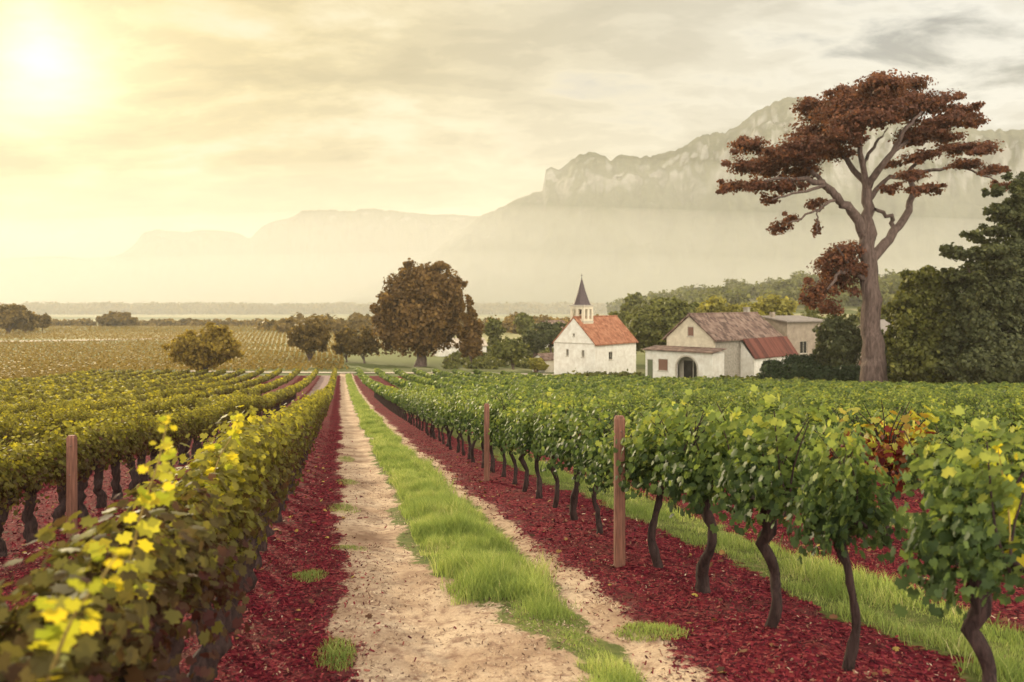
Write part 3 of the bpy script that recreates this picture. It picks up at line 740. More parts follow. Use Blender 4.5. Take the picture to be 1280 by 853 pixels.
tuft(2.18, 5.60, .24, .18, 1500, .07, 'low green grass tuft in mulch below the nearer wooden post')
tuft(-0.02, 5.15, .12, .3, 700, .09, 'nearest green grass tuft at the left edge of the sandy track')
tuft(-0.28, 7.3, .16, .25, 700, .07, 'grass tuft in red mulch beside left vine trunks')
M_dry = leaf_mat('dry_weed', [(0.0, (0.08, 0.05, 0.03)), (1.0, (0.26, 0.20, 0.11))], .3, .8, 0)
tuft(0.10, 8.6, .20, .14, 500, .05, 'flattened weed tuft on the sandy track between left vine row and grass')
tuft(0.14, 14.5, .2, .5, 700, .06, 'dark weed tuft across the left wheel rut')
tuft(0.16, 19.0, .2, .7, 700, .07, 'far dark weed tuft across the left wheel rut')
tuft(0.05, 11.5, .22, .5, 800, .07, 'small grass tuft on the left edge of the track farther off')

def chips(n, s0, s1, d0, d1, size, pw, zone, rs):
    S_ = rs.uniform(s0, s1, n); D_ = d0+(d1-d0)*rs.rand(n)**pw
    e_ = 0.35*(fbm(S_*3+7, D_*3, 4, 1)-.5)+.35*(fbm(S_*1.2+3, D_*.7, 3, 8)-.5)
    k_ = zone(S_, D_, e_); S_ = S_[k_]; D_ = D_[k_]; n = len(S_)
    L = S_-SH*D_; z = G(L, D_)+rs.uniform(.0, .012, n)
    P = np.stack([L, D_, z], -1); Nn = np.array([0, 0, 1.0])+rs.normal(size=(n, 3))*.55
    return leaves(P, Nn, size*rs.uniform(.35, 1.9, n), rs, DTQ, np.array([[0, 1, 2, 3]]), rs.rand(n), hang=0, cup=.1)
DTQ = np.array([[-.35, -1.0], [.3, -.9], [.38, .8], [-.25, 1.0]])
def z_mulch(S_, D_, e_):
    tr = (S_ > .02+e_) & (S_ < 2.1+e_); r_ = (S_-3) % 3
    al = (S_ > 2.6) & (r_ > .8+e_*1.5) & (r_ < 1.7+e_*1.5)
    stray = np.random.RandomState(3).rand(len(S_)) < .05*np.exp(-np.minimum(np.abs(S_-e_), np.abs(S_-2.1-e_))*5)*8
    return (~tr & ~al) | (stray & ~al)
rs = np.random.RandomState(41)
parts = [chips(110000, -5, 8, 3.4, 9, .0105, 1.2, z_mulch, rs), chips(90000, -12, 16, 9, 30, .019, 1.4, z_mulch, rs)]
b = 0; Vs, Fs, Rr = [], [], []
for v, f, r in parts: Vs.append(v); Fs.append(f+b); Rr.append(r); b += len(v)
M_chip = leaf_mat('bark_chip', [(0.0, (0.03, 0.005, 0.008)), (0.3, (0.09, 0.009, 0.016)), (0.7, (0.17, 0.013, 0.025)), (0.90, (0.25, 0.045, 0.045)), (0.93, (0.24, 0.12, 0.08)), (0.985, (0.20, 0.10, 0.06)), (0.99, (0.45, 0.32, 0.22)), (1.0, (0.45, 0.33, 0.24))], 0.0, .8, 0)
tag(mobj('bark_mulch', npmesh('bark_mulch', np.concatenate(Vs), [np.concatenate(Fs)], {'rnd': np.concatenate(Rr)}), M_chip), 'red bark chips scattered under the vine rows', 'bark mulch', kind='stuff')
rs = np.random.RandomState(43)
n = 2600; S_ = rs.uniform(-5, 9, n); D_ = 3.4+16*rs.rand(n)**1.3; k_ = z_mulch(S_, D_, edge_f(S_, D_)) & (fbm(S_*1.5, D_*1.5, 3, 33) > rs.uniform(.3, .7, n)); S_, D_ = S_[k_], D_[k_]; L = S_-SH*D_
v, f, r = leaves(np.stack([L, D_, G(L, D_)+.018], -1), np.array([0, 0, 1.0])+rs.normal(size=(len(L), 3))*.35, .036*rs.uniform(.5, 1.2, len(L)), rs, hang=0, cup=.5)
M_fallen = leaf_mat('fallen_leaf', [(0.0, (0.05, 0.025, 0.015)), (0.5, (0.16, 0.07, 0.035)), (0.85, (0.26, 0.15, 0.05)), (1.0, (0.36, 0.28, 0.06))], .1, .8, 0)
tag(mobj('fallen_leaves', npmesh('fallen_leaves', v, [f], {'rnd': r}), M_fallen), 'dry fallen vine leaves lying on the red mulch', 'fallen leaves', kind='stuff')
def z_track(S_, D_, e_): return (S_ > .0+e_) & (S_ < 2.15+e_) & (fbm(S_*2.5, D_*2.5, 3, 20) > .42)
v, f, r = chips(22000, 0, 2.2, 3.6, 18, .008, 1.3, z_track, rs)
M_crumb = leaf_mat('soil_crumb', [(0.0, (0.07, 0.035, 0.025)), (0.4, (0.20, 0.12, 0.08)), (0.7, (0.42, 0.30, 0.20)), (1.0, (0.60, 0.46, 0.32))], 0, .9, 0)
tag(mobj('soil_crumbs', npmesh('soil_crumbs', v, [f], {'rnd': r}), M_crumb), 'small clods and straw scraps on the sandy track', 'soil crumbs', kind='stuff')

# ------------------------------------------------------------------ trees
def crown(blobs, size, dens, rs, flat=1.0, fill=0.45, tmpl=QT, faces=QTF, lump=0.34):
    """blobs (x,y,z,rx,ry,rz) local; leaf sprays in sub-clumps over each lobe"""
    Ps, Ns, Rs2 = [], [], []
    for (x, y, z, rx, ry, rz) in blobs:
        area = 4*pi*((rx*ry)**1.6/3+(rx*rz)**1.6/3+(ry*rz)**1.6/3)**(1/1.6)
        n = max(30, int(dens*area/(size*size)))
        nc = max(5, int(area/(size*size*22)))
        cd = rnorm(rs.normal(size=(nc, 3))); cr = rs.uniform(1-lump*1.6, 1.06, (nc, 1))
        cidx = rs.randint(nc, size=n); tone = rs.normal(0, .08, nc)
        d = rnorm(cd[cidx]+rs.normal(size=(n, 3))*(0.9/math.sqrt(nc)+0.08))
        r_ = cr[cidx]*rs.uniform(1-fill, 1.0, (n, 1))**0.6
        p = d*r_*np.array([rx, ry, rz]) + rs.normal(size=(n, 3))*size*.5
        Ps.append(p+[x, y, z]); Ns.append(d+rs.normal(size=(n, 3))*.5+[0, 0, .25]); Rs2.append(np.clip(rs.normal(.45, .17, n)+tone[cidx], 0, 1))
    P = np.concatenate(Ps); Nn = np.concatenate(Ns); R = np.concatenate(Rs2)
    return leaves(P, Nn, size*rs.uniform(.6, 1.35, len(P)), rs, tmpl, faces, R, hang=.3)
def auto_blobs(w, h, z0, rs, n=9, wd=None):
    """rounded crown of lobes, width w, height h, base z0"""
    wd = wd or w*.9; B = [(0, 0, z0+h*.5, w*.36, wd*.36, h*.42)]
    for i in range(n):
        a = rs.uniform(0, 2*pi); e = rs.uniform(-.55, 1.0); c_ = math.sqrt(max(0, 1-e*e*.8)); r_ = rs.uniform(.20, .30)
        B.append((cos(a)*c_*w*(.5-r_*.85), sin(a)*c_*wd*(.5-r_*.85), z0+h*(.5+e*(.5-r_*.75)), w*r_, wd*r_, h*r_*.85))
    return B
def tree(x, D, base_y, w, h, mat, label, size, dens=.9, name='tree', blobs=None, trunk=.3, seed=1, group=None, n=9, cat='tree', trunk_r=None, lean=0, px_units=True):
    """x px, D depth, w/h in px at that depth"""
    m = D/F if px_units else 1
    w *= m; h *= m; L = px(x, D); z = gz(L, D)
    rs = np.random.RandomState(seed); root = empty(name, (L, D, z))
    tr_h = trunk*h; B = blobs or auto_blobs(w, h*(1-trunk*.75), tr_h*.75, rs, n)
    rr_ = random.Random(seed); ex = []
    for b_ in B:
        for j in range(4):
            t_, u_ = rr_.uniform(0, 2*pi), rr_.uniform(-.7, 1); c_ = math.sqrt(1-u_*u_*.9); q_ = rr_.uniform(.18, .34)
            ex.append((b_[0]+b_[3]*cos(t_)*c_*.98, b_[1]+b_[4]*sin(t_)*c_*.98, b_[2]+b_[5]*u_*.98, b_[3]*q_, b_[4]*q_, b_[5]*q_*.8))
    v, f, r = crown(B+ex, size, dens, rs); mobj('crown', npmesh('crown', v, [f], {'rnd': r}), mat, root)
    R0 = trunk_r or max(.12, w*.035); mb = MB()
    p_, r_ = smooth_line([(0, 0, -.3), (.02*w, 0, tr_h*.5), (0, 0, tr_h), (-.02*w, 0, h*.55)], [R0*1.4, R0, R0*.85, R0*.4], 2); mb.tube(p_, r_, 8)
    for bl in B[1:6]:
        mb.tube([(0, 0, tr_h*.8), (bl[0]*.45, bl[1]*.45, (tr_h+bl[2])/2), (bl[0]*.9, bl[1]*.9, bl[2])], [R0*.5, R0*.35, R0*.15], 6)
    mb.build('trunk', M_tbark, root, True)
    tag(root, label, cat, group); return root

# --- the tall umbrella shaped tree
TD = 78.0
def tall_tree():
    m = TD/F; bx, by = 1092.0, None; L0 = px(bx, TD); z0 = gz(L0, TD); rs = np.random.RandomState(9)
    root = empty('umbrella_tree', (L0, TD, z0))
    def q(x, y, dy=0):
        k_ = (TD+dy)/F; return ((x-640)*k_-L0, dy, CZ-(y-378)*k_-z0)
    mb = MB()
    limbs = [
     ([(1094, 500, 0), (1093, 462, 0), (1092, 440, 0), (1089, 400, 0), (1088, 350, 0), (1085, 300, 0), (1083, 262, 0), (1083, 226, 0)], [21, 18, 16, 14, 13, 11, 8, 6]),
     ([(1083, 300, 0), (1070, 270, -.5), (1050, 250, -1), (1026, 229, -1.5), (990, 224, -2), (955, 226, -2)], [8, 7, 6, 4.5, 3, 1.5]),
     ([(1052, 252, -1), (1022, 222, 0), (1006, 205, 1), (990, 190, 2)], [4, 3.2, 2.4, 1.2]),
     ([(1083, 232, 0), (1062, 205, 1), (1046, 182, 2), (1030, 160, 2), (1015, 140, 2)], [5, 4, 3, 2.2, 1.2]),
     ([(1083, 240, 0), (1078, 200, -1), (1076, 168, -2), (1088, 135, -2), (1100, 112, -2)], [5, 4, 3, 2.4, 1.2]),
     ([(1083, 236, 0), (1096, 214, -1), (1116, 190, -2), (1134, 160, -3), (1152, 140, -3)], [6, 5, 3.8, 2.8, 1.4]),
     ([(1116, 190, -2), (1145, 172, -1), (1180, 160, 0), (1210, 150, 0)], [3, 2.4, 1.8, 1]),
     ([(1086, 250, 0), (1112, 222, 1.5), (1165, 214, 3), (1205, 210, 4), (1244, 226, 4)], [4.5, 3.4, 2.5, 2, 1]),
     ([(1089, 325, 0), (1112, 298, .5), (1134, 266, 1), (1141, 240, 1), (1139, 216, 1), (1150, 196, 1)], [8.5, 6.8, 5.2, 4.2, 3.2, 1.5]),
     ([(1118, 288, .5), (1112, 272, 0), (1094, 262, -1)], [3.5, 3, 2.4]),
     ([(1141, 245, 1), (1155, 236, 1.5), (1172, 234, 2)], [2.4, 1.8, 1]),
     ([(1046, 247, -1), (1030, 260, -2), (1008, 268, -2.5), (985, 280, -3)], [2.6, 2, 1.5, .9]),
     ([(1020, 262, -2), (1022, 275, -2.3), (1020, 290, -2.5)], [1.2, 1, .6]),
     ([(1085, 350, 0), (1066, 340, -1), (1050, 340, -1.5), (1034, 362, -2)], [4.5, 3.5, 2.6, 1.2]),
     ([(1066, 340, -1), (1052, 318, -1.5), (1046, 308, -1.5)], [2.2, 1.6, 1]),
     ([(1030, 232, -1.5), (1000, 240, -4), (965, 250, -5)], [2.6, 1.8, 1]),
     ([(1080, 205, -1), (1095, 180, 2), (1110, 160, 4)], [2.8, 2, 1]),
    ]
    for pts, rr in limbs:
        P_, R_ = smooth_line([q(*p) for p in pts], [r*m*.86 for r in rr], 4)
        P_[1:-1] += rs.normal(size=P_[1:-1].shape)*.10
        V_, Q_ = tube(P_, R_, 10, .07, rs); b_ = len(mb.v); mb.v += [tuple(p) for p in V_]; mb.f += [tuple(b_+i for i in q_) for q_ in Q_]
    mb.build('trunk', M_tbark, root, True)
    pads = [(917,232,20,9),(905,238,9,5),(937,182,26,9),(958,208,34,12),(930,208,22,10),(982,233,26,10),(989,189,34,14),(1015,168,36,15),(1010,132,22,9),(1030,143,34,13),(1056,122,30,12),(1100,106,34,11),(1139,105,26,9),
            (1078,130,34,13),(1170,127,30,10),(1198,138,24,8),(1216,153,18,6),(1172,155,28,8),(1195,186,26,7),(1226,186,24,8),(1208,205,22,6),(1240,213,16,7),(1254,232,14,6),(1149,196,22,7),(1118,205,14,5),(1137,220,20,8),
            (1160,236,20,8),(1112,236,12,7),(1066,153,34,14),(1100,137,34,13),(1130,140,30,12),(1040,190,30,12),(1004,215,26,10),(963,251,14,6),(1020,255,14,7),(975,284,16,9),(990,272,10,6),(1021,284,7,10),(1050,172,30,10),(1150,165,26,8),
            (1090,118,36,12),(1120,122,38,12),(1050,140,34,12),(1085,148,34,10),(1145,130,30,11),(1185,148,26,8),(1020,182,30,11),(1000,200,30,10),(970,196,22,9),(1056,160,30,10),(1140,176,22,7),(1056,314,24,13),(1048,350,24,16),(1050,325,24,14),(1038,335,24,16),(1024,362,20,15),(1062,338,18,14),(1036,384,16,9),(1012,376,12,9),(1144,238,14,6),(1180,172,22,6), (948,232,22,8), (1255,212,5,4)]
    B = []
    for (x, y, a, b_) in pads:
        side = 1000 < x < 1080 and y > 300
        dy = rs.uniform(-2.5, 1.5) if side else (rs.uniform(-5, 5)*(1-abs(x-1080)/260))
        B.append((*q(x, y, dy), a*m*1.2, a*m*1.3, b_*m*1.25))
        if True:
            for j in range(4):  # ragged outliers
                B.append((*q(x+rs.uniform(-a, a)*1.05, y+rs.uniform(-b_, b_)*.9, dy+rs.uniform(-3, 3)), a*m*.36, a*m*.4, b_*m*.42))
    v, f, r = crown(B, .145, .50, rs, fill=.8, lump=.42)
    mobj('crown', npmesh('crown', v, [f], {'rnd': r}), M_tpine, root)
    tag(root, 'towering umbrella shaped tree with russet crown and thick bare trunk', 'tree')
tall_tree()

# --- large round tree left of the chapel and its neighbour
D = 158.; m = D/F
B = [(x*m, y*m, z*m, a*m, b_*m, c_*m) for x, y, z, a, b_, c_ in
     [(0,0,64,52,46,54),(-30,-5,42,30,30,30),(-38,0,60,22,25,26),(-24,5,92,30,28,30),(5,0,109,34,30,22),(29,-5,98,30,28,26),(44,8,78,18,18,24),(30,0,50,24,26,30),(5,-12,36,30,24,24),(-12,-20,70,30,22,34),(46,0,106,10,10,7),(-46,0,44,12,14,14),(47,5,90,7,8,7),(15,-18,66,28,20,30)]]
tree(525, D, 455, 120, 130, M_tround, 'huge round brown green tree left of the white chapel', .34, 1.15, blobs=B, trunk=.16, seed=3, trunk_r=1.0)
D = 152.; m = D/F
B = [(x*m, y*m, z*m, a*m, b_*m, c_*m) for x, y, z, a, b_, c_ in [(0,0,40,16,16,28),(-4,0,60,10,10,14),(4,0,30,13,14,18),(6,3,50,9,10,12),(-8,0,28,10,10,14),(0,0,70,6,6,9)]]
tree(589, D, 450, 44, 80, M_tround, 'narrow dark tree close beside the huge round tree', .32, .95, blobs=B, trunk=.14, seed=4)
tree(255, 131, 475, 92, 64, M_tgold, 'low bushy green tree standing alone in the left field', .30, 1.0, trunk=.06, seed=5, n=12, cat='tree')
tree(387, 166, 462, 50, 60, M_tolive, 'round olive tree left of the sandy track end', .33, 1.0, trunk=.08, seed=6, n=10)
tree(433, 172, 458, 32, 44, M_tolive, 'small brown tree at the far end of the track', .34, 1.0, trunk=.08, seed=7)
tree(455, 168, 458, 38, 44, M_tolive, 'small brown tree touching the left side of the huge tree', .34, 1.0, trunk=.08, seed=8)
far_g = 'trees standing alone on the misty plain'
tree(10, 330, 430, 52, 40, M_tolive, 'dark tree clump at the far left edge of the plain', .8, .8, trunk=.02, seed=11, group=far_g)
tree(32, 335, 430, 26, 26, M_tolive, 'lower tree joined to the clump at the far left edge', .8, .8, trunk=.02, seed=12, group=far_g)
tree(53, 345, 420, 16, 22, M_tolive, 'tiny round tree standing alone on the plain far left', .7, .8, trunk=.3, seed=13, group=far_g)
tree(145, 420, 408, 42, 18, M_tolive, 'wide low tree on the plain beneath the mountains', .9, .9, trunk=.02, seed=14, group=far_g)
# trees round the village
vg = 'trees round the village'
tree(823, 150, 440, 104, 96, M_tgreen, 'broad green tree between the chapel and the farmhouse', .33, 1.0, trunk=.12, seed=21, group=vg, n=14)
tree(745, 175, 410, 32, 58, M_tdark, 'dark round tree just right of the steeple', .36, .9, trunk=.2, seed=22, group=vg)
tree(688, 185, 420, 46, 46, M_tdark, 'dark flat topped tree left of the steeple', .36, .9, trunk=.3, seed=23, group=vg)
tree(668, 178, 430, 30, 38, M_tdark, 'small dark tree behind the little shed', .36, .9, trunk=.1, seed=24, group=vg)
tree(641, 150, 455, 46, 42, M_tgreen, 'bushy green tree left of the little shed', .32, 1.0, trunk=.05, seed=25, group=vg)
tree(618, 205, 430, 24, 42, M_tgreen, 'slender pale tree right of the narrow dark tree', .4, .8, trunk=.15, seed=26, group=vg)
tree(655, 250, 420, 30, 40, M_tgreen, 'faint green tree in the haze left of the steeple', .5, .8, trunk=.1, seed=27, group=vg)
tree(672, 140, 445, 22, 18, M_tyel, 'small yellow green bush against the little shed', .26, 1.0, trunk=.05, seed=28, group=vg)
tree(775, 200, 410, 40, 56, M_tgreen, 'hazy tree behind the chapel roof', .42, .8, trunk=.1, seed=29, group=vg)
tree(793, 260, 400, 34, 62, M_tgreen, 'taller hazy tree behind the broad green tree', .5, .8, trunk=.1, seed=30, group=vg)
for i, (x, D_, w_, h_, lab) in enumerate([(895, 165, 66, 86, 'yellow tree behind the left end of the farmhouse roof'), (932, 162, 60, 90, 'yellow green tree behind the middle of the farmhouse roof'), (972, 168, 60, 90, 'rounded bright yellow tree behind the flat roofed house'), (1010, 170, 44, 72, 'olive tree behind the right end of the flat roofed house')]):
    tree(x, D_, 0, w_, h_, M_tyel if i < 3 else M_tgreen, lab, .36, .9, trunk=.1, seed=40+i, group=vg)
tree(1050, 98, 0, 60, 92, M_tdark, 'dark rounded tree just left of the thick bare trunk', .24, 1.0, trunk=.05, seed=50, group=vg, n=12)
tree(1118, 96, 0, 50, 84, M_tdark, 'dark bush right behind the thick bare trunk', .26, 1.0, trunk=.05, seed=51, group=vg)
tree(1100, 210, 0, 70, 60, M_tgreen, 'pale green tree seen behind the thick bare trunk', .5, .8, trunk=.05, seed=52, group=vg)
# right edge
D = 78.; m = D/F
def pxblobs(cx, base, D, lst):
    m = D/F; r_ = random.Random(5); ex = []
    for x, y, a, b_, dy in lst:
        for j in range(5): t_ = r_.uniform(0, 2*pi); ex.append((x+a*cos(t_)*1.02, y+b_*math.sin(t_)*1.02, a*r_.uniform(.16, .34), b_*r_.uniform(.16, .34)+2, dy+r_.uniform(-2, 2)))
    lst = list(lst)+ex
    return [((x-cx)*m, dy, (base-y)*m, a*m, a*m*1.05, b_*m) for x, y, a, b_, dy in lst]
L_ = px(1160, 78); base = 378+(CZ-gz(L_, 78))/78*F
tree(1160, 78, 0, 90, 150, M_tgreen, 'olive green bushy tree right of the thick bare trunk', .20, 1.0, blobs=pxblobs(1160, base, 78,
     [(1160,425,42,50,0),(1135,440,24,34,-1),(1150,375,30,26,1),(1175,360,26,22,1),(1135,395,24,24,0),(1180,400,30,34,-1),(1155,455,44,28,-2),(1145,350,14,10,0),(1165,345,12,9,0),(1190,440,30,34,0)]), trunk=.1, seed=60)
L_ = px(1240, 74); base = 378+(CZ-gz(L_, 74))/74*F
tree(1240, 74, 0, 120, 260, M_tdark, 'tall dark tree at the right edge with layered branches', .17, .75, blobs=pxblobs(1240, base, 74,
     [(1240,430,50,50,0),(1275,400,40,50,1),(1215,400,32,34,-1),(1255,360,40,26,0),(1225,345,30,14,1),(1200,318,22,9,0),(1232,315,26,10,-1),(1262,318,28,16,1),(1240,290,20,9,0),(1270,280,26,14,0),(1255,262,18,9,0),(1272,245,20,12,-1),(1284,225,16,10,0),(1250,238,8,4,0),(1300,330,40,60,0),(1205,450,34,32,-2),(1215,372,26,14,0),(1195,345,14,6,0), (1250,460,50,26,-2),(1300,260,30,30,2),(1230,400,34,30,1),(1245,330,30,20,-1),(1270,310,24,24,0)]), trunk=.3, seed=61)
tree(1320, 80, 0, 120, 230, M_tdark, 'tall dark tree cut off by the right edge of the picture', .26, .9, trunk=.1, seed=62, n=12)

# hedges
def hedge(cl, hgt, wid, label, seed):
    rs = np.random.RandomState(seed); c0 = cl[0]; z0 = gz(*c0); pts = []
    P_, _ = smooth_line([(a, b, 0) for a, b in cl], [1]*len(cl), 8); B = []
    for p in P_: B.append((p[0]-c0[0], p[1]-c0[1], gz(p[0], p[1])-z0+hgt*.5, wid*.6, wid*.6, hgt*.52*rs.uniform(.93, 1.06)))
    v, f, r = crown(B, .16, .9, rs, lump=.12, fill=.25)
    o = mobj('hedge', npmesh('hedge', v, [f], {'rnd': r}), M_hedge, loc=(c0[0], c0[1], z0)); tag(o, label, 'hedge')
hedge([(px(958, 96), 96), (px(990, 94), 94), (px(1030, 92), 92), (px(1074, 89), 89)], 2.7, 1.6, 'long low clipped dark hedge below the farmhouse', 1)
hedge([(px(985, 104), 104), (px(1010, 103), 103), (px(1040, 102), 102)], 3.9, 1.8, 'short higher hedge behind the long clipped hedge', 2)
hedge([(px(960, 99), 99), (px(972, 98.5), 98.5)], 3.2, 1.6, 'rounded hedge corner against the white lean-to wall', 3)

# ------------------------------------------------------------------ far woodland and crops
def scatter_wood(name, label, spots, mat, size, seed, dens=.7):
    rs = np.random.RandomState(seed); B = []
    for (L, D_, w_, h_) in spots:
        z = gz(L, D_); B.append((L, D_, z+h_*.48, w_*.5, w_*.5, h_*.52))
    v, f, r = crown(B, size, dens, rs, lump=.2, fill=.3)
    tag(mobj(name, npmesh(name, v, [f], {'rnd': r}), mat), label, 'woodland', kind='stuff')
rs = np.random.RandomState(55); sp_ = []
for i in range(420):
    x = rs.uniform(-60, 760); D_ = rs.uniform(850, 1000); sp_.append((px(x, D_), D_, rs.uniform(20, 44), rs.uniform(7, 13)))
scatter_wood('distant_wood', 'hazy belt of distant trees across the plain', sp_, M_tolive, 1.7, 1, .5)
sp_ = []
for i in range(60):
    x = rs.uniform(-20, 330); D_ = rs.uniform(430, 445); sp_.append((px(x, D_), D_, rs.uniform(5, 12), rs.uniform(2.0, 3.5)))
for i in range(120):
    x = rs.uniform(330, 800); D_ = rs.uniform(330, 420); sp_.append((px(x, D_), D_, rs.uniform(7, 13), rs.uniform(3, 8)))
scatter_wood('hedgerow', 'dark hedgerow lines between the far fields', sp_, M_tolive, 1.1, 2)
sp_ = []
for i in range(300):
    L = rs.uniform(75, 520); D_ = rs.uniform(430, 640)
    sp_.append((L, D_, rs.uniform(11, 20), rs.uniform(9, 15)))
scatter_wood('wooded_hill', 'dense hazy wood covering the low hill behind the farm', sp_, M_tgreen, 1.3, 3)

# flat vineyard on the plain
rs = np.random.RandomState(66); Ps = []
for k_ in range(110):
    Dr = 138+k_*2.9+0.0005*k_*k_*100
    if Dr > 440: break
    L = np.arange(-0.70*Dr-10, -0.25*Dr+20, 0.85+Dr*.0022)
    L = L[(L < -30-0*Dr) | (Dr > 175)]
    x = 640+F*L/Dr
    D_ = Dr+(L+100)*0.12+rs.normal(size=len(L))*.25
    ok = (D_ > np.where(L+SH*D_ > SMIN, 140, 60)) & ~((np.abs(D_-264) < 7) & (L < -122)) & (x < 640-0.16*F*0+0) & (x < 420)
    Ps.append(np.stack([L[ok], D_[ok]], -1))
for k_ in range(30):   # between the hill vineyard and the plain, left of the last row
    s_ = -44-3.0*k_; D_ = np.arange(40, 140, 1.0); L = s_-SH*D_; x = 640+F*L/D_; ok = x > -40; Ps.append(np.stack([L[ok], D_[ok]], -1))
PP = np.concatenate(Ps); nn_ = len(PP); rep = 16
Pq = np.repeat(PP, rep, 0); v_ = rnorm(rs.normal(size=(len(Pq), 3))); v_[:, 2] = np.abs(v_[:, 2])
zz = G(Pq[:, 0], Pq[:, 1]); Pp = np.stack([Pq[:, 0]+v_[:, 0]*.55, Pq[:, 1]+v_[:, 1]*.45, zz+.25+v_[:, 2]*.95], -1)
v, f, r = leaves(Pp, v_+[0, 0, .3], .24*rs.uniform(.7, 1.3, len(Pp)), rs, QT, QTF, np.clip(rs.normal(.5, .12, len(Pp)), 0, 1))
tag(mobj('field_crop', npmesh('field_crop', v, [f], {'rnd': r}), M_crop), 'brown green crop rows covering the flat plain on the left', 'crop', kind='stuff')
# rough grass and bushes round the village
rs = np.random.RandomState(67); B = []
for i in range(260):
    x = rs.uniform(560, 700); D_ = rs.uniform(150, 240); B.append((px(x, D_), D_, gz(px(x, D_), D_)+.3, rs.uniform(.8, 2), rs.uniform(.8, 2), rs.uniform(.4, 1.4)))
for i in range(70):
    x = rs.uniform(690, 900); D_ = rs.uniform(126, 134) if x < 800 else rs.uniform(100, 104); B.append((px(x, D_), D_-2, gz(px(x, D_), D_)+.2, .6, .6, rs.uniform(.3, .9)))
for i in range(160):
    x = rs.uniform(880, 1280); D_ = rs.uniform(84, 150); B.append((px(x, D_), D_, gz(px(x, D_), D_)+.3, rs.uniform(.8, 1.8), rs.uniform(.8, 1.8), rs.uniform(.4, 1.2)))
v, f, r = crown(B, .3, .6, rs); tag(mobj('undergrowth', npmesh('undergrowth', v, [f], {'rnd': r}), M_tgreen), 'low scrub and weeds round the village', 'scrub', kind='stuff')

# ------------------------------------------------------------------ buildings
def plaster(name, c0, c1, stain, sc=1.2):
    m_, t, out = newmat(name); o = objc(t); a = noise(t, o, sc, 7, .65, .3); b = noise(t, o, 9, 5, .6)
    mp2 = N(t, 'ShaderNodeMapping'); mp2.inputs['Scale'].default_value = (1.0, 1.0, .6); LK(t, o, mp2.inputs[0]); d = noise(t, mp2.outputs[0], .9, 7, .7)
    c = ramp(t, a, [(.35, c0), (.65, c1)]); c = mixc(t, ramp(t, d, [(.52, 0.0), (.74, .45)]), c, stain)
    princ(t, out, c, .9, .15, b, .3, .02); return m_
M_white = plaster('white_plaster', (0.62, 0.57, 0.49), (0.76, 0.73, 0.66), (0.38, 0.32, 0.25))
M_cream = plaster('cream_plaster', (0.52, 0.45, 0.33), (0.66, 0.59, 0.45), (0.32, 0.26, 0.18))
M_stone = plaster('grey_rubble_stone', (0.24, 0.21, 0.17), (0.40, 0.36, 0.30), (0.15, 0.13, 0.10), 3)
M_beige = plaster('beige_plaster', (0.24, 0.19, 0.145), (0.34, 0.28, 0.215), (0.17, 0.135, 0.10))
def tiles(name, c0, c1, c2, axis=1, sx=5.0, sy=3.0):
    m_, t, out = newmat(name); o = objc(t); mp2 = N(t, 'ShaderNodeMapping'); mp2.inputs['Scale'].default_value = (sx, sy, sy); LK(t, o, mp2.inputs[0])
    sp = N(t, 'ShaderNodeSeparateXYZ'); LK(t, mp2.outputs[0], sp.inputs[0])
    fx = mth(t, 'FRACT', sp.outputs[0]); fy = mth(t, 'FRACT', sp.outputs[1])
    wn = N(t, 'ShaderNodeTexWhiteNoise', noise_dimensions='2D'); cm = N(t, 'ShaderNodeCombineXYZ'); LK(t, mth(t, 'FLOOR', sp.outputs[0]), cm.inputs[0]); LK(t, mth(t, 'FLOOR', sp.outputs[1]), cm.inputs[1]); LK(t, cm.outputs[0], wn.inputs['Vector'])
    n_ = noise(t, o, .7, 6, .65)
    c = ramp(t, mth(t, 'ADD', mth(t, 'MULTIPLY', wn.outputs['Value'], .5), mth(t, 'MULTIPLY', n_, .5)), [(.25, c0), (.5, c1), (.75, c2)])
    h = mth(t, 'ADD', mth(t, 'SINE', mth(t, 'MULTIPLY', fx, pi)), mth(t, 'MULTIPLY', fy, .7))
    princ(t, out, c, .85, .2, h, .8, .06); return m_
M_orange = tiles('orange_clay_tiles', (0.20, 0.075, 0.040), (0.31, 0.125, 0.068), (0.40, 0.19, 0.11))
M_oldtile = tiles('weathered_brown_tiles', (0.075, 0.048, 0.038), (0.16, 0.10, 0.078), (0.25, 0.175, 0.135), sx=2.4, sy=2.2)
M_redsheet = tiles('rusty_red_sheet', (0.075, 0.026, 0.020), (0.125, 0.040, 0.028), (0.17, 0.06, 0.042), sx=3, sy=.4)
M_slate, t, out = newmat('dark_slate'); o = objc(t); n = noise(t, o, 6, 6, .6); princ(t, out, ramp(t, n, [(.3, (.045, .032, .032)), (.7, (.11, .08, .08))]), .7, .3, n, .5, .05)
M_greyroof, t, out = newmat('pale_grey_roof'); o = objc(t); n = noise(t, o, 2, 6, .6); princ(t, out, ramp(t, n, [(.3, (.17, .14, .12)), (.7, (.26, .22, .19))]), .8, .3, n, .3, .03)
M_glass, t, out = newmat('dark_window_glass'); princ(t, out, (.025, .022, .02), .12, .5)
M_shutter, t, out = newmat('faded_brown_shutter'); o = objc(t); wv = N(t, 'ShaderNodeTexWave', bands_direction='Z'); wv.inputs['Scale'].default_value = 4; LK(t, o, wv.inputs[0]); princ(t, out, mixc(t, wv.outputs['Fac'], (.16, .085, .06), (.24, .13, .09)), .8, .2, wv.outputs['Fac'], .5, .02)
M_sframe, t, out = newmat('stone_trim'); o = objc(t); n = noise(t, o, 4, 5, .6); princ(t, out, ramp(t, n, [(.3, (.36, .32, .26)), (.7, (.48, .43, .35))]), .9, .2, n, .3, .02)
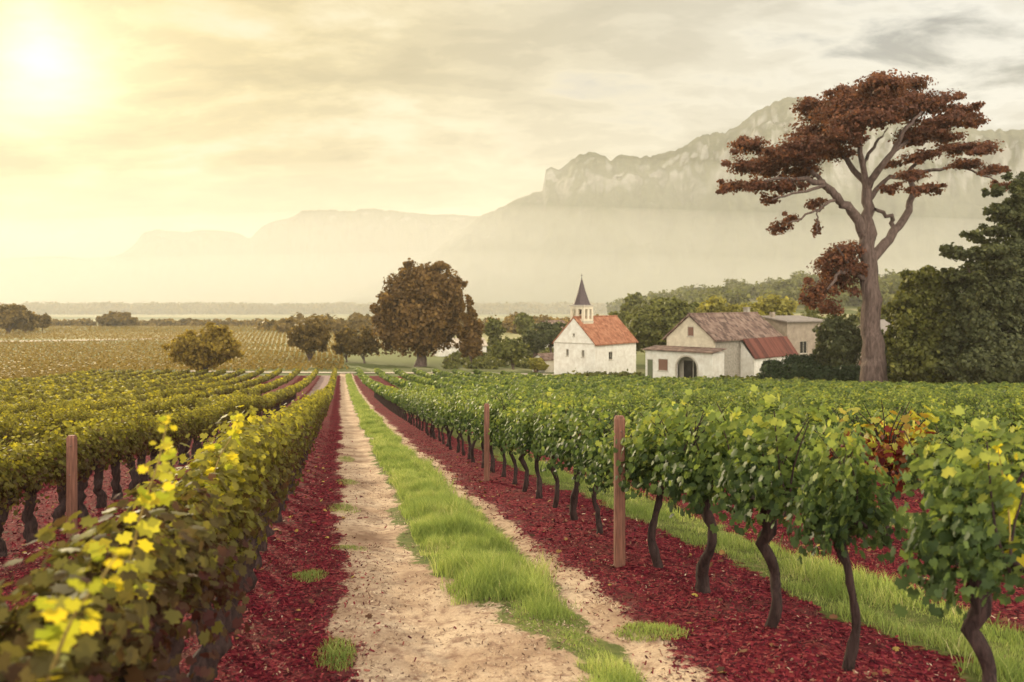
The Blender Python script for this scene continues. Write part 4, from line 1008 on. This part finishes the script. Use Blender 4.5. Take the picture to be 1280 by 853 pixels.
M_green, t, out = newmat('faded_green_paint'); princ(t, out, (.13, .14, .08), .7, .2)

def window(parent, axis, f, a0, a1, z0, z1, out_dir, sill=True, shutter=False, bars=True, mat=None):
    """frame > pane; axis 'y': wall in the plane x=f running along y ; axis 'x': wall in the plane y=f; out_dir -1/+1"""
    def bx(mb, fa, fb, p0, p1, q0, q1):
        fa, fb = sorted((fa, fb))
        if axis == 'y': mb.box(fa, fb, p0, p1, q0, q1)
        else: mb.box(p0, p1, fa, fb, q0, q1)
    d = out_dir; w = .09
    mb = MB(); i0 = f-d*.16; i1 = f-d*.08
    bx(mb, i0, i1, a0, a0+w, z0, z1); bx(mb, i0, i1, a1-w, a1, z0, z1); bx(mb, i0, i1, a0+w, a1-w, z0, z0+w); bx(mb, i0, i1, a0+w, a1-w, z1-w, z1)
    if bars and not shutter:
        c_ = (a0+a1)/2; bx(mb, i0, i1, c_-.03, c_+.03, z0+w, z1-w)
    fr = mb.build('window', M_sframe, parent)
    pn = MB(); bx(pn, f-d*.15, f-d*(.05 if shutter else .13), a0+w, a1-w, z0+w, z1-w)
    pn.build('shutter' if shutter else 'pane', mat or (M_shutter if shutter else M_glass), fr)
    if sill:
        s_ = MB(); bx(s_, f-d*.02, f+d*.10, a0-.08, a1+.08, z0-.10, z0-.003); s_.build('sill', M_sframe, fr)
    return fr

# --- chapel
def chapel():
    D = 131.; L = px(743, D); z = gz(L, D); ph = radians(40); root = empty('chapel', (L, D, z-.2), pi/2-ph)
    W_, LN = 8.3, 13.0; eh = CZ-(430-378)/F*D-(z-.2); ap = eh+4.15; th = .4
    wl = MB()
    g_ops = [(2.0, 2.55, eh-2.3, eh-1.1), (5.2, 5.75, eh-2.25, eh-1.05)]
    wl.wall('y', 0, th, 0, W_, -.5, eh, g_ops)
    wl.prism([(0, eh), (W_/2-.25, eh), (W_/2-.25, ap-1.6), (W_/2-.25, ap-.25), ], 'x', 0, th) if False else None
    # gable triangle with a small square opening
    c_ = W_/2; k_ = (ap-eh)/(W_/2)
    o0, o1 = c_-.2, c_+.2; zo0, zo1 = eh+1.1, eh+1.6
    wl.prism([(0, eh), (o0, eh), (o0, eh+k_*o0)], 'x', 0, th)
    wl.prism([(o1, eh), (W_, eh), (o1, eh+k_*(W_-o1))], 'x', 0, th)
    wl.prism([(o0, eh), (o1, eh), (o1, zo0), (o0, zo0)], 'x', 0, th)
    wl.prism([(o0, zo1), (o1, zo1), (o1, eh+k_*(W_-o1)), (c_, ap), (o0, eh+k_*o0)], 'x', 0, th)
    wl.wall('x', 0, th, th, LN, -.5, eh, [(4.3, 5.5, eh-2.9, eh-1.5)])
    wl.wall('x', W_-th, W_, th, LN, -.5, eh)
    wl.wall('y', LN-th, LN, th, W_-th, -.5, eh)
    wl.prism([(0, eh), (W_, eh), (c_, ap)], 'x', LN-th, LN)
    wl.build('wall', M_white, root)
    tr = MB(); tr.box(-.06, -.003, -.05, W_+.05, eh-.12, eh+.04); tr.box(-.06, th, -.06, -.003, eh-.12, eh+.0); tr.build('string_course', M_sframe, root)
    rf = MB(); ov = .35
    for sg in (0, 1):
        y0 = -ov if sg == 0 else W_+ov; zz0 = eh-k_*ov+.03
        rf.prism([(y0, zz0), (c_, ap+.03), (c_, ap+.23), (y0, zz0+.2)][::(1 if sg == 0 else -1)], 'x', -.12, LN+.25)
    r_ = rf.build('roof', M_orange, root)
    rc = MB(); rc.tube([(-.14, c_, ap+.2), (LN+.27, c_, ap+.2)], [.14, .14], 8); rc.build('ridge_tiles', M_orange, r_)
    window(root, 'y', 0, 2.0, 2.55, eh-2.3, eh-1.1, -1); window(root, 'y', 0, 5.2, 5.75, eh-2.25, eh-1.05, -1)
    window(root, 'y', 0, o0, o1, zo0, zo1, -1, bars=False)
    window(root, 'x', 0, 4.3, 5.5, eh-2.9, eh-1.5, -1)
    # bell tower straddling the ridge just behind the gable
    tz0 = ap-1.6; tz1 = CZ-(383-378)/F*(D+4)-(z-.2); tw = 1.4; tx, ty = 2.6, c_+.2
    tb = MB(); tb.box(tx-tw, tx+tw, ty-tw, ty+tw, tz0, tz1-2.5)
    zz0, zz1 = tz1-2.5, tz1-.5
    ops = [(-.95, -.25), (.25, .95)]
    for f0, f1 in ((tx-tw, tx-tw+.3), (tx+tw-.3, tx+tw)):
        tb.wall('y', f0, f1, ty-tw, ty+tw, zz0, tz1, [(ty+a, ty+b, zz0+.35, zz1) for a, b in ops])
    for f0, f1 in ((ty-tw, ty-tw+.3), (ty+tw-.3, ty+tw)):
        tb.wall('x', f0, f1, tx-tw+.3, tx+tw-.3, zz0, tz1, [(tx+a, tx+b, zz0+.35, zz1) for a, b in ops])
    tb.box(tx-tw+.35, tx+tw-.35, ty-tw+.35, ty+tw-.35, zz0, zz0+.05)
    t_ = tb.build('bell_tower', M_cream, root)
    cn = MB(); cn.box(tx-tw-.12, tx+tw+.12, ty-tw-.12, ty+tw+.12, tz1+.003, tz1+.2); cn.build('cornice', M_sframe, t_); cn = MB(); cn.box(tx-tw-.08, tx+tw+.08, ty-tw-.08, ty+tw+.08, zz0-.18, zz0-.02); cn.build('belt_course', M_sframe, t_)
    bl = MB(); P_, R_ = [(tx, ty, zz1-.1), (tx, ty, zz1-.25), (tx, ty, zz1-.7), (tx, ty, zz1-.85)], [.08, .28, .38, .5]; bl.tube(P_, R_, 12); bl.build('bell', M_slate, t_)
    sp = MB(); lv = [(tz1+.2, 1.62), (tz1+.45, 1.42), (tz1+2.4, .72), (tz1+4.6, .10), (tz1+4.9, .05)]
    ring = lambda zc_, r_: [(tx+r_*cos(2*pi*(i+.5)/8), ty+r_*sin(2*pi*(i+.5)/8), zc_) for i in range(8)]
    for i in range(len(lv)-1):
        sp.poly(ring(*lv[i])+ring(*lv[i+1]), [(k2, (k2+1) % 8, 8+(k2+1) % 8, 8+k2) for k2 in range(8)])
    s_ = sp.build('spire', M_slate, root)
    fi = MB(); fi.tube([(tx, ty, tz1+4.8), (tx, ty, tz1+5.6)], [.04, .03], 6); fi.box(tx-.03, tx+.03, ty-.22, ty+.22, tz1+5.2, tz1+5.27); fi.build('cross', M_slate, s_)
    tag(root, 'small white chapel with orange tiled roof and pointed dark steeple', 'chapel')
chapel()

# --- farmhouse
def farmhouse():
    D = 108.; L = px(892, D); z = gz(L, D)-.2; root = empty('farmhouse', (L, D, z), pi/4)
    W_, LN, th = 7.5, 18.8, .45; c_ = W_/2; eh = CZ-(424-378)/F*D-z; ap = CZ-(395-378)/F*110.6-z; k_ = (ap-eh)/c_
    g = MB(); o0, o1, q0, q1 = c_-.65, c_+.35, eh+.25, eh+1.6
    g.wall('y', 0, th, 0, W_, -.6, eh)
    g.prism([(0, eh), (o0, eh), (o0, eh+k_*o0)], 'x', 0, th); g.prism([(o1, eh), (W_, eh), (o1, eh+k_*(W_-o1))], 'x', 0, th)
    g.box(0, th, o0, o1, eh, q0); g.prism([(o0, q1), (o1, q1), (o1, eh+k_*(W_-o1)), (c_, ap), (o0, eh+k_*o0)], 'x', 0, th)
    g.build('gable_wall', M_cream, root)
    window(root, 'y', 0, o0, o1, q0, q1, -1, shutter=True)
    s = MB(); s.wall('x', 0, th, th+.003, LN, -.6, eh); s.wall('x', W_-th, W_, th+.003, LN, -.6, eh); s.wall('y', LN-th, LN, th+.003, W_-th-.003, -.6, eh)
    s.prism([(0, eh), (W_, eh), (c_, ap)], 'x', LN-th, LN); s.build('side_wall', M_stone, root)
    rf = MB(); ov = .5
    for sg in (0, 1):
        y0 = -ov if sg == 0 else W_+ov; z0 = eh-k_*ov+.04
        rf.prism([(y0, z0), (c_, ap+.04), (c_, ap+.28), (y0, z0+.22)][::(1 if sg == 0 else -1)], 'x', -.35, LN+.3)
    r_ = rf.build('roof', M_oldtile, root)
    rc = MB(); rc.tube([(-.36, c_, ap+.24), (LN+.3, c_, ap+.24)], [.16, .16], 8); rc.build('ridge_tiles', M_oldtile, r_)
    ch = MB(); ch.box(16.6, 17.4, c_+.3, c_+1.0, ap-.6, ap+1.0); ch.box(16.5, 17.5, c_+.2, c_+1.1, ap+1.003, ap+1.12); ch.build('chimney', M_stone, r_)
    # porch wing across the gable with the arched opening
    x0, x1, y0, y1 = -3.0, -.003, -1.6, 9.0; ph_ = CZ-(441-378)/F*104.8-z-.1
    pw = MB(); t2 = .35
    a0, a1 = .7, 3.9; ac, ar = (a0+a1)/2, (a1-a0)/2; sp = 2.3
    arc = [(ac+ar*cos(t_), sp+ar*sin(t_)*.95) for t_ in np.linspace(0, pi, 15)]
    pw.prism([(y0, -.6), (y0, ph_), (a0, ph_), (a0, -.6)], 'x', x0, x0+t2)
    right_top = [(a, b) for a, b in arc]     # from a1 to a0
    for (p0, p1) in zip(arc[:-1], arc[1:]): pw.prism([(p1[0], p1[1]), (p0[0], p0[1]), (p0[0], ph_), (p1[0], ph_)], 'x', x0, x0+t2)
    pw.wall('y', x0, x0+t2, a1, y1, -.6, ph_, [(5.3, 6.9, 1.7, 3.35), (7.75, 8.75, -.5, 3.2)])
    pw.wall('x', y0, y0+t2, x0+t2, x1, -.6, ph_); pw.wall('x', y1-t2, y1, x0+t2, x1, -.6, ph_)
    pw.wall('y', x1-.25, x1, y0+t2, -.003, -.6, ph_); pw.wall('y', x1-.25, x1, W_+.003, y1-t2, -.6, ph_)
    pwo = pw.build('porch_wall', M_white, root)
    ai = MB(); ai_r = ar+.22
    o_arc = [(ac+ai_r*cos(t_), sp+ai_r*sin(t_)*.95) for t_ in np.linspace(0, pi, 15)]
    for i in range(14): ai.prism([arc[i+1], arc[i], o_arc[i], o_arc[i+1]], 'x', x0-.05, x0-.003)
    ai.prism([(a1, -.5), (a1+.22, -.5), (a1+.22, sp), (a1, sp)], 'x', x0-.05, x0-.003); ai.prism([(a0-.22, -.5), (a0, -.5), (a0, sp), (a0-.22, sp)], 'x', x0-.05, x0-.003)
    ai.build('arch_trim', M_sframe, pwo)
    dg = MB(); xi = x0+1.6
    dg.wall('y', xi, xi+.1, a0-.6, a1+.6, -.5, ph_-.1, [(a0+.1, ac-.06, -.3, 3.2), (ac+.06, a1-.1, -.3, 3.2)]); dgo = dg.build('door', M_sframe, root)
    for u0, u1 in ((a0+.1, ac-.06), (ac+.06, a1-.1)):
        p_ = MB(); p_.box(xi+.03, xi+.06, u0, u1, -.3, 3.2); p_.build('pane', M_glass, dgo)
    window(root, 'y', x0, 5.3, 6.9, 1.7, 3.35, -1, shutter=True)
    window(root, 'y', x0, 7.75, 8.75, -.5, 3.2, -1, shutter=True, sill=False, mat=M_green)
    pr = MB(); pr.prism([(x0-.4, ph_+.01), (x1-.004, ph_+.42), (x1-.004, ph_+.56), (x0-.4, ph_+.14)], 'y', y0-.35, y1+.35); pr.build('porch_roof', M_oldtile, root)
    # red sheet lean-to on the long side
    lx0, lx1, ly = 7.2, 20.0, -2.1; hz = CZ-(448-378)/F*112-z
    lr = MB(); lr.prism([(ly-.3, hz-.1), (-.52, eh-.32), (-.52, eh-.20), (ly-.3, hz+.04)], 'x', lx0-.25, lx1+.2); lr.build('lean_to_roof', M_redsheet, root)
    lw = MB(); lw.wall('x', ly, ly+.25, lx0, lx1, -.6, hz, [(9.6, 10.6, .8, 2.3)]); lw.prism([(ly+.25, -.6), (-.003, -.6), (-.003, eh-.5), (ly+.25, hz)], 'x', lx0, lx0+.25)
    lw.build('lean_to_wall', M_white, root)
    window(root, 'x', ly, 9.6, 10.6, .8, 2.3, -1)
    tag(root, 'old farmhouse with arched porch, brown tiled roof and red lean-to roof', 'farmhouse')
farmhouse()

def flat_house():
    D = 122.; L = px(984, D); z = gz(L, D)-.2; ph = radians(65); root = empty('house', (L, D, z), pi/2-ph)
    W_, LN, th = 5.2, 7.6, .35; hh = CZ-(403-378)/F*D-z
    w = MB(); zc1 = CZ-(427-378)/F*D-z; zc0 = CZ-(443-378)/F*D-z
    w.wall('y', 0, th, 0, W_, -.6, hh); w.wall('x', 0, th, th, LN, -.6, hh, [(2.6, 4.1, zc0, zc1)]); w.wall('x', W_-th, W_, th, LN, -.6, hh+.6); w.wall('y', LN-th, LN, th, W_-th, -.6, hh)
    w.prism([(th, hh), (W_-th, hh), (W_-th, hh+.55)], 'x', 0, th); w.prism([(th, hh), (W_-th, hh), (W_-th, hh+.55)], 'x', LN-th, LN)
    w.build('wall', M_beige, root)
    window(root, 'x', 0, 2.6, 4.1, zc0, zc1, -1)
    r = MB(); r.prism([(-.5, hh+.0), (W_+.4, hh+.72), (W_+.4, hh+.92), (-.5, hh+.2)], 'x', -.5, LN+.5); ro = r.build('roof', M_greyroof, root)
    ch = MB(); ch.box(.4, 1.0, 3.6, 4.2, hh+.3, hh+1.5); ch.build('chimney', M_beige, ro)
    a = MB(); a.prism([(-2.0, zc0-1.6), (-.003, zc0-.6), (-.003, zc0-.45), (-2.0, zc0-1.45)], 'x', 1.5, LN+.6); a.build('awning_roof', M_oldtile, root)
    b = MB(); b.wall('x', -1.85, -1.6, 1.7, LN+.4, -.6, zc0-1.55); b.build('annex_wall', M_beige, root)
    tag(root, 'beige two storey house with flat grey roof right of the farmhouse', 'house')
flat_house()

def small_house(x, D, ph, W_, LN, eh, ap, wm, rm, label, win=True, name='house'):
    L = px(x, D); z = gz(L, D)-.2; root = empty(name, (L, D, z), pi/2-radians(ph)); c_ = W_/2; k_ = (ap-eh)/c_
    w = MB(); th = .3
    ops = [(W_*.2, W_*.2+.9, eh*.45, eh*.45+1.0)] if win else []
    w.wall('y', 0, th, 0, W_, -.5, eh, ops); w.wall('x', 0, th, th, LN, -.5, eh); w.wall('x', W_-th, W_, th, LN, -.5, eh); w.wall('y', LN-th, LN, th, W_-th, -.5, eh)
    w.prism([(0, eh), (W_, eh), (c_, ap)], 'x', 0, th); w.prism([(0, eh), (W_, eh), (c_, ap)], 'x', LN-th, LN); w.build('wall', wm, root)
    if win: window(root, 'y', 0, *ops[0], -1)
    r = MB()
    for sg in (0, 1):
        y0 = -.3 if sg == 0 else W_+.3; z0 = eh-k_*.3+.03
        r.prism([(y0, z0), (c_, ap+.03), (c_, ap+.2), (y0, z0+.18)][::(1 if sg == 0 else -1)], 'x', -.3, LN+.3)
    r.build('roof', rm, root)
    d = MB(); d.box(-.05, -.003, W_*.6, W_*.6+1.1, -.3, min(2.1, eh-.1)); d.build('door', M_shutter, root)
    tag(root, label, 'shed' if name == 'shed' else 'house')
small_house(681, 141, 55, 3.6, 3.6, 2.4, 3.3, M_white, M_oldtile, 'tiny shed with ochre roof at the left foot of the chapel', name='shed')
small_house(690, 215, 30, 5.5, 12, 4.6, 8.0, M_white, M_oldtile, 'distant white gabled house half hidden in trees left of the steeple')
small_house(1108, 150, 60, 8, 10, 6.6, 9.2, M_beige, M_greyroof, 'pale roofed house glimpsed right of the thick bare trunk')
small_house(548, 190, 70, 6, 12, 2.6, 4.2, M_white, M_lane, 'low white building glimpsed under the huge round tree')
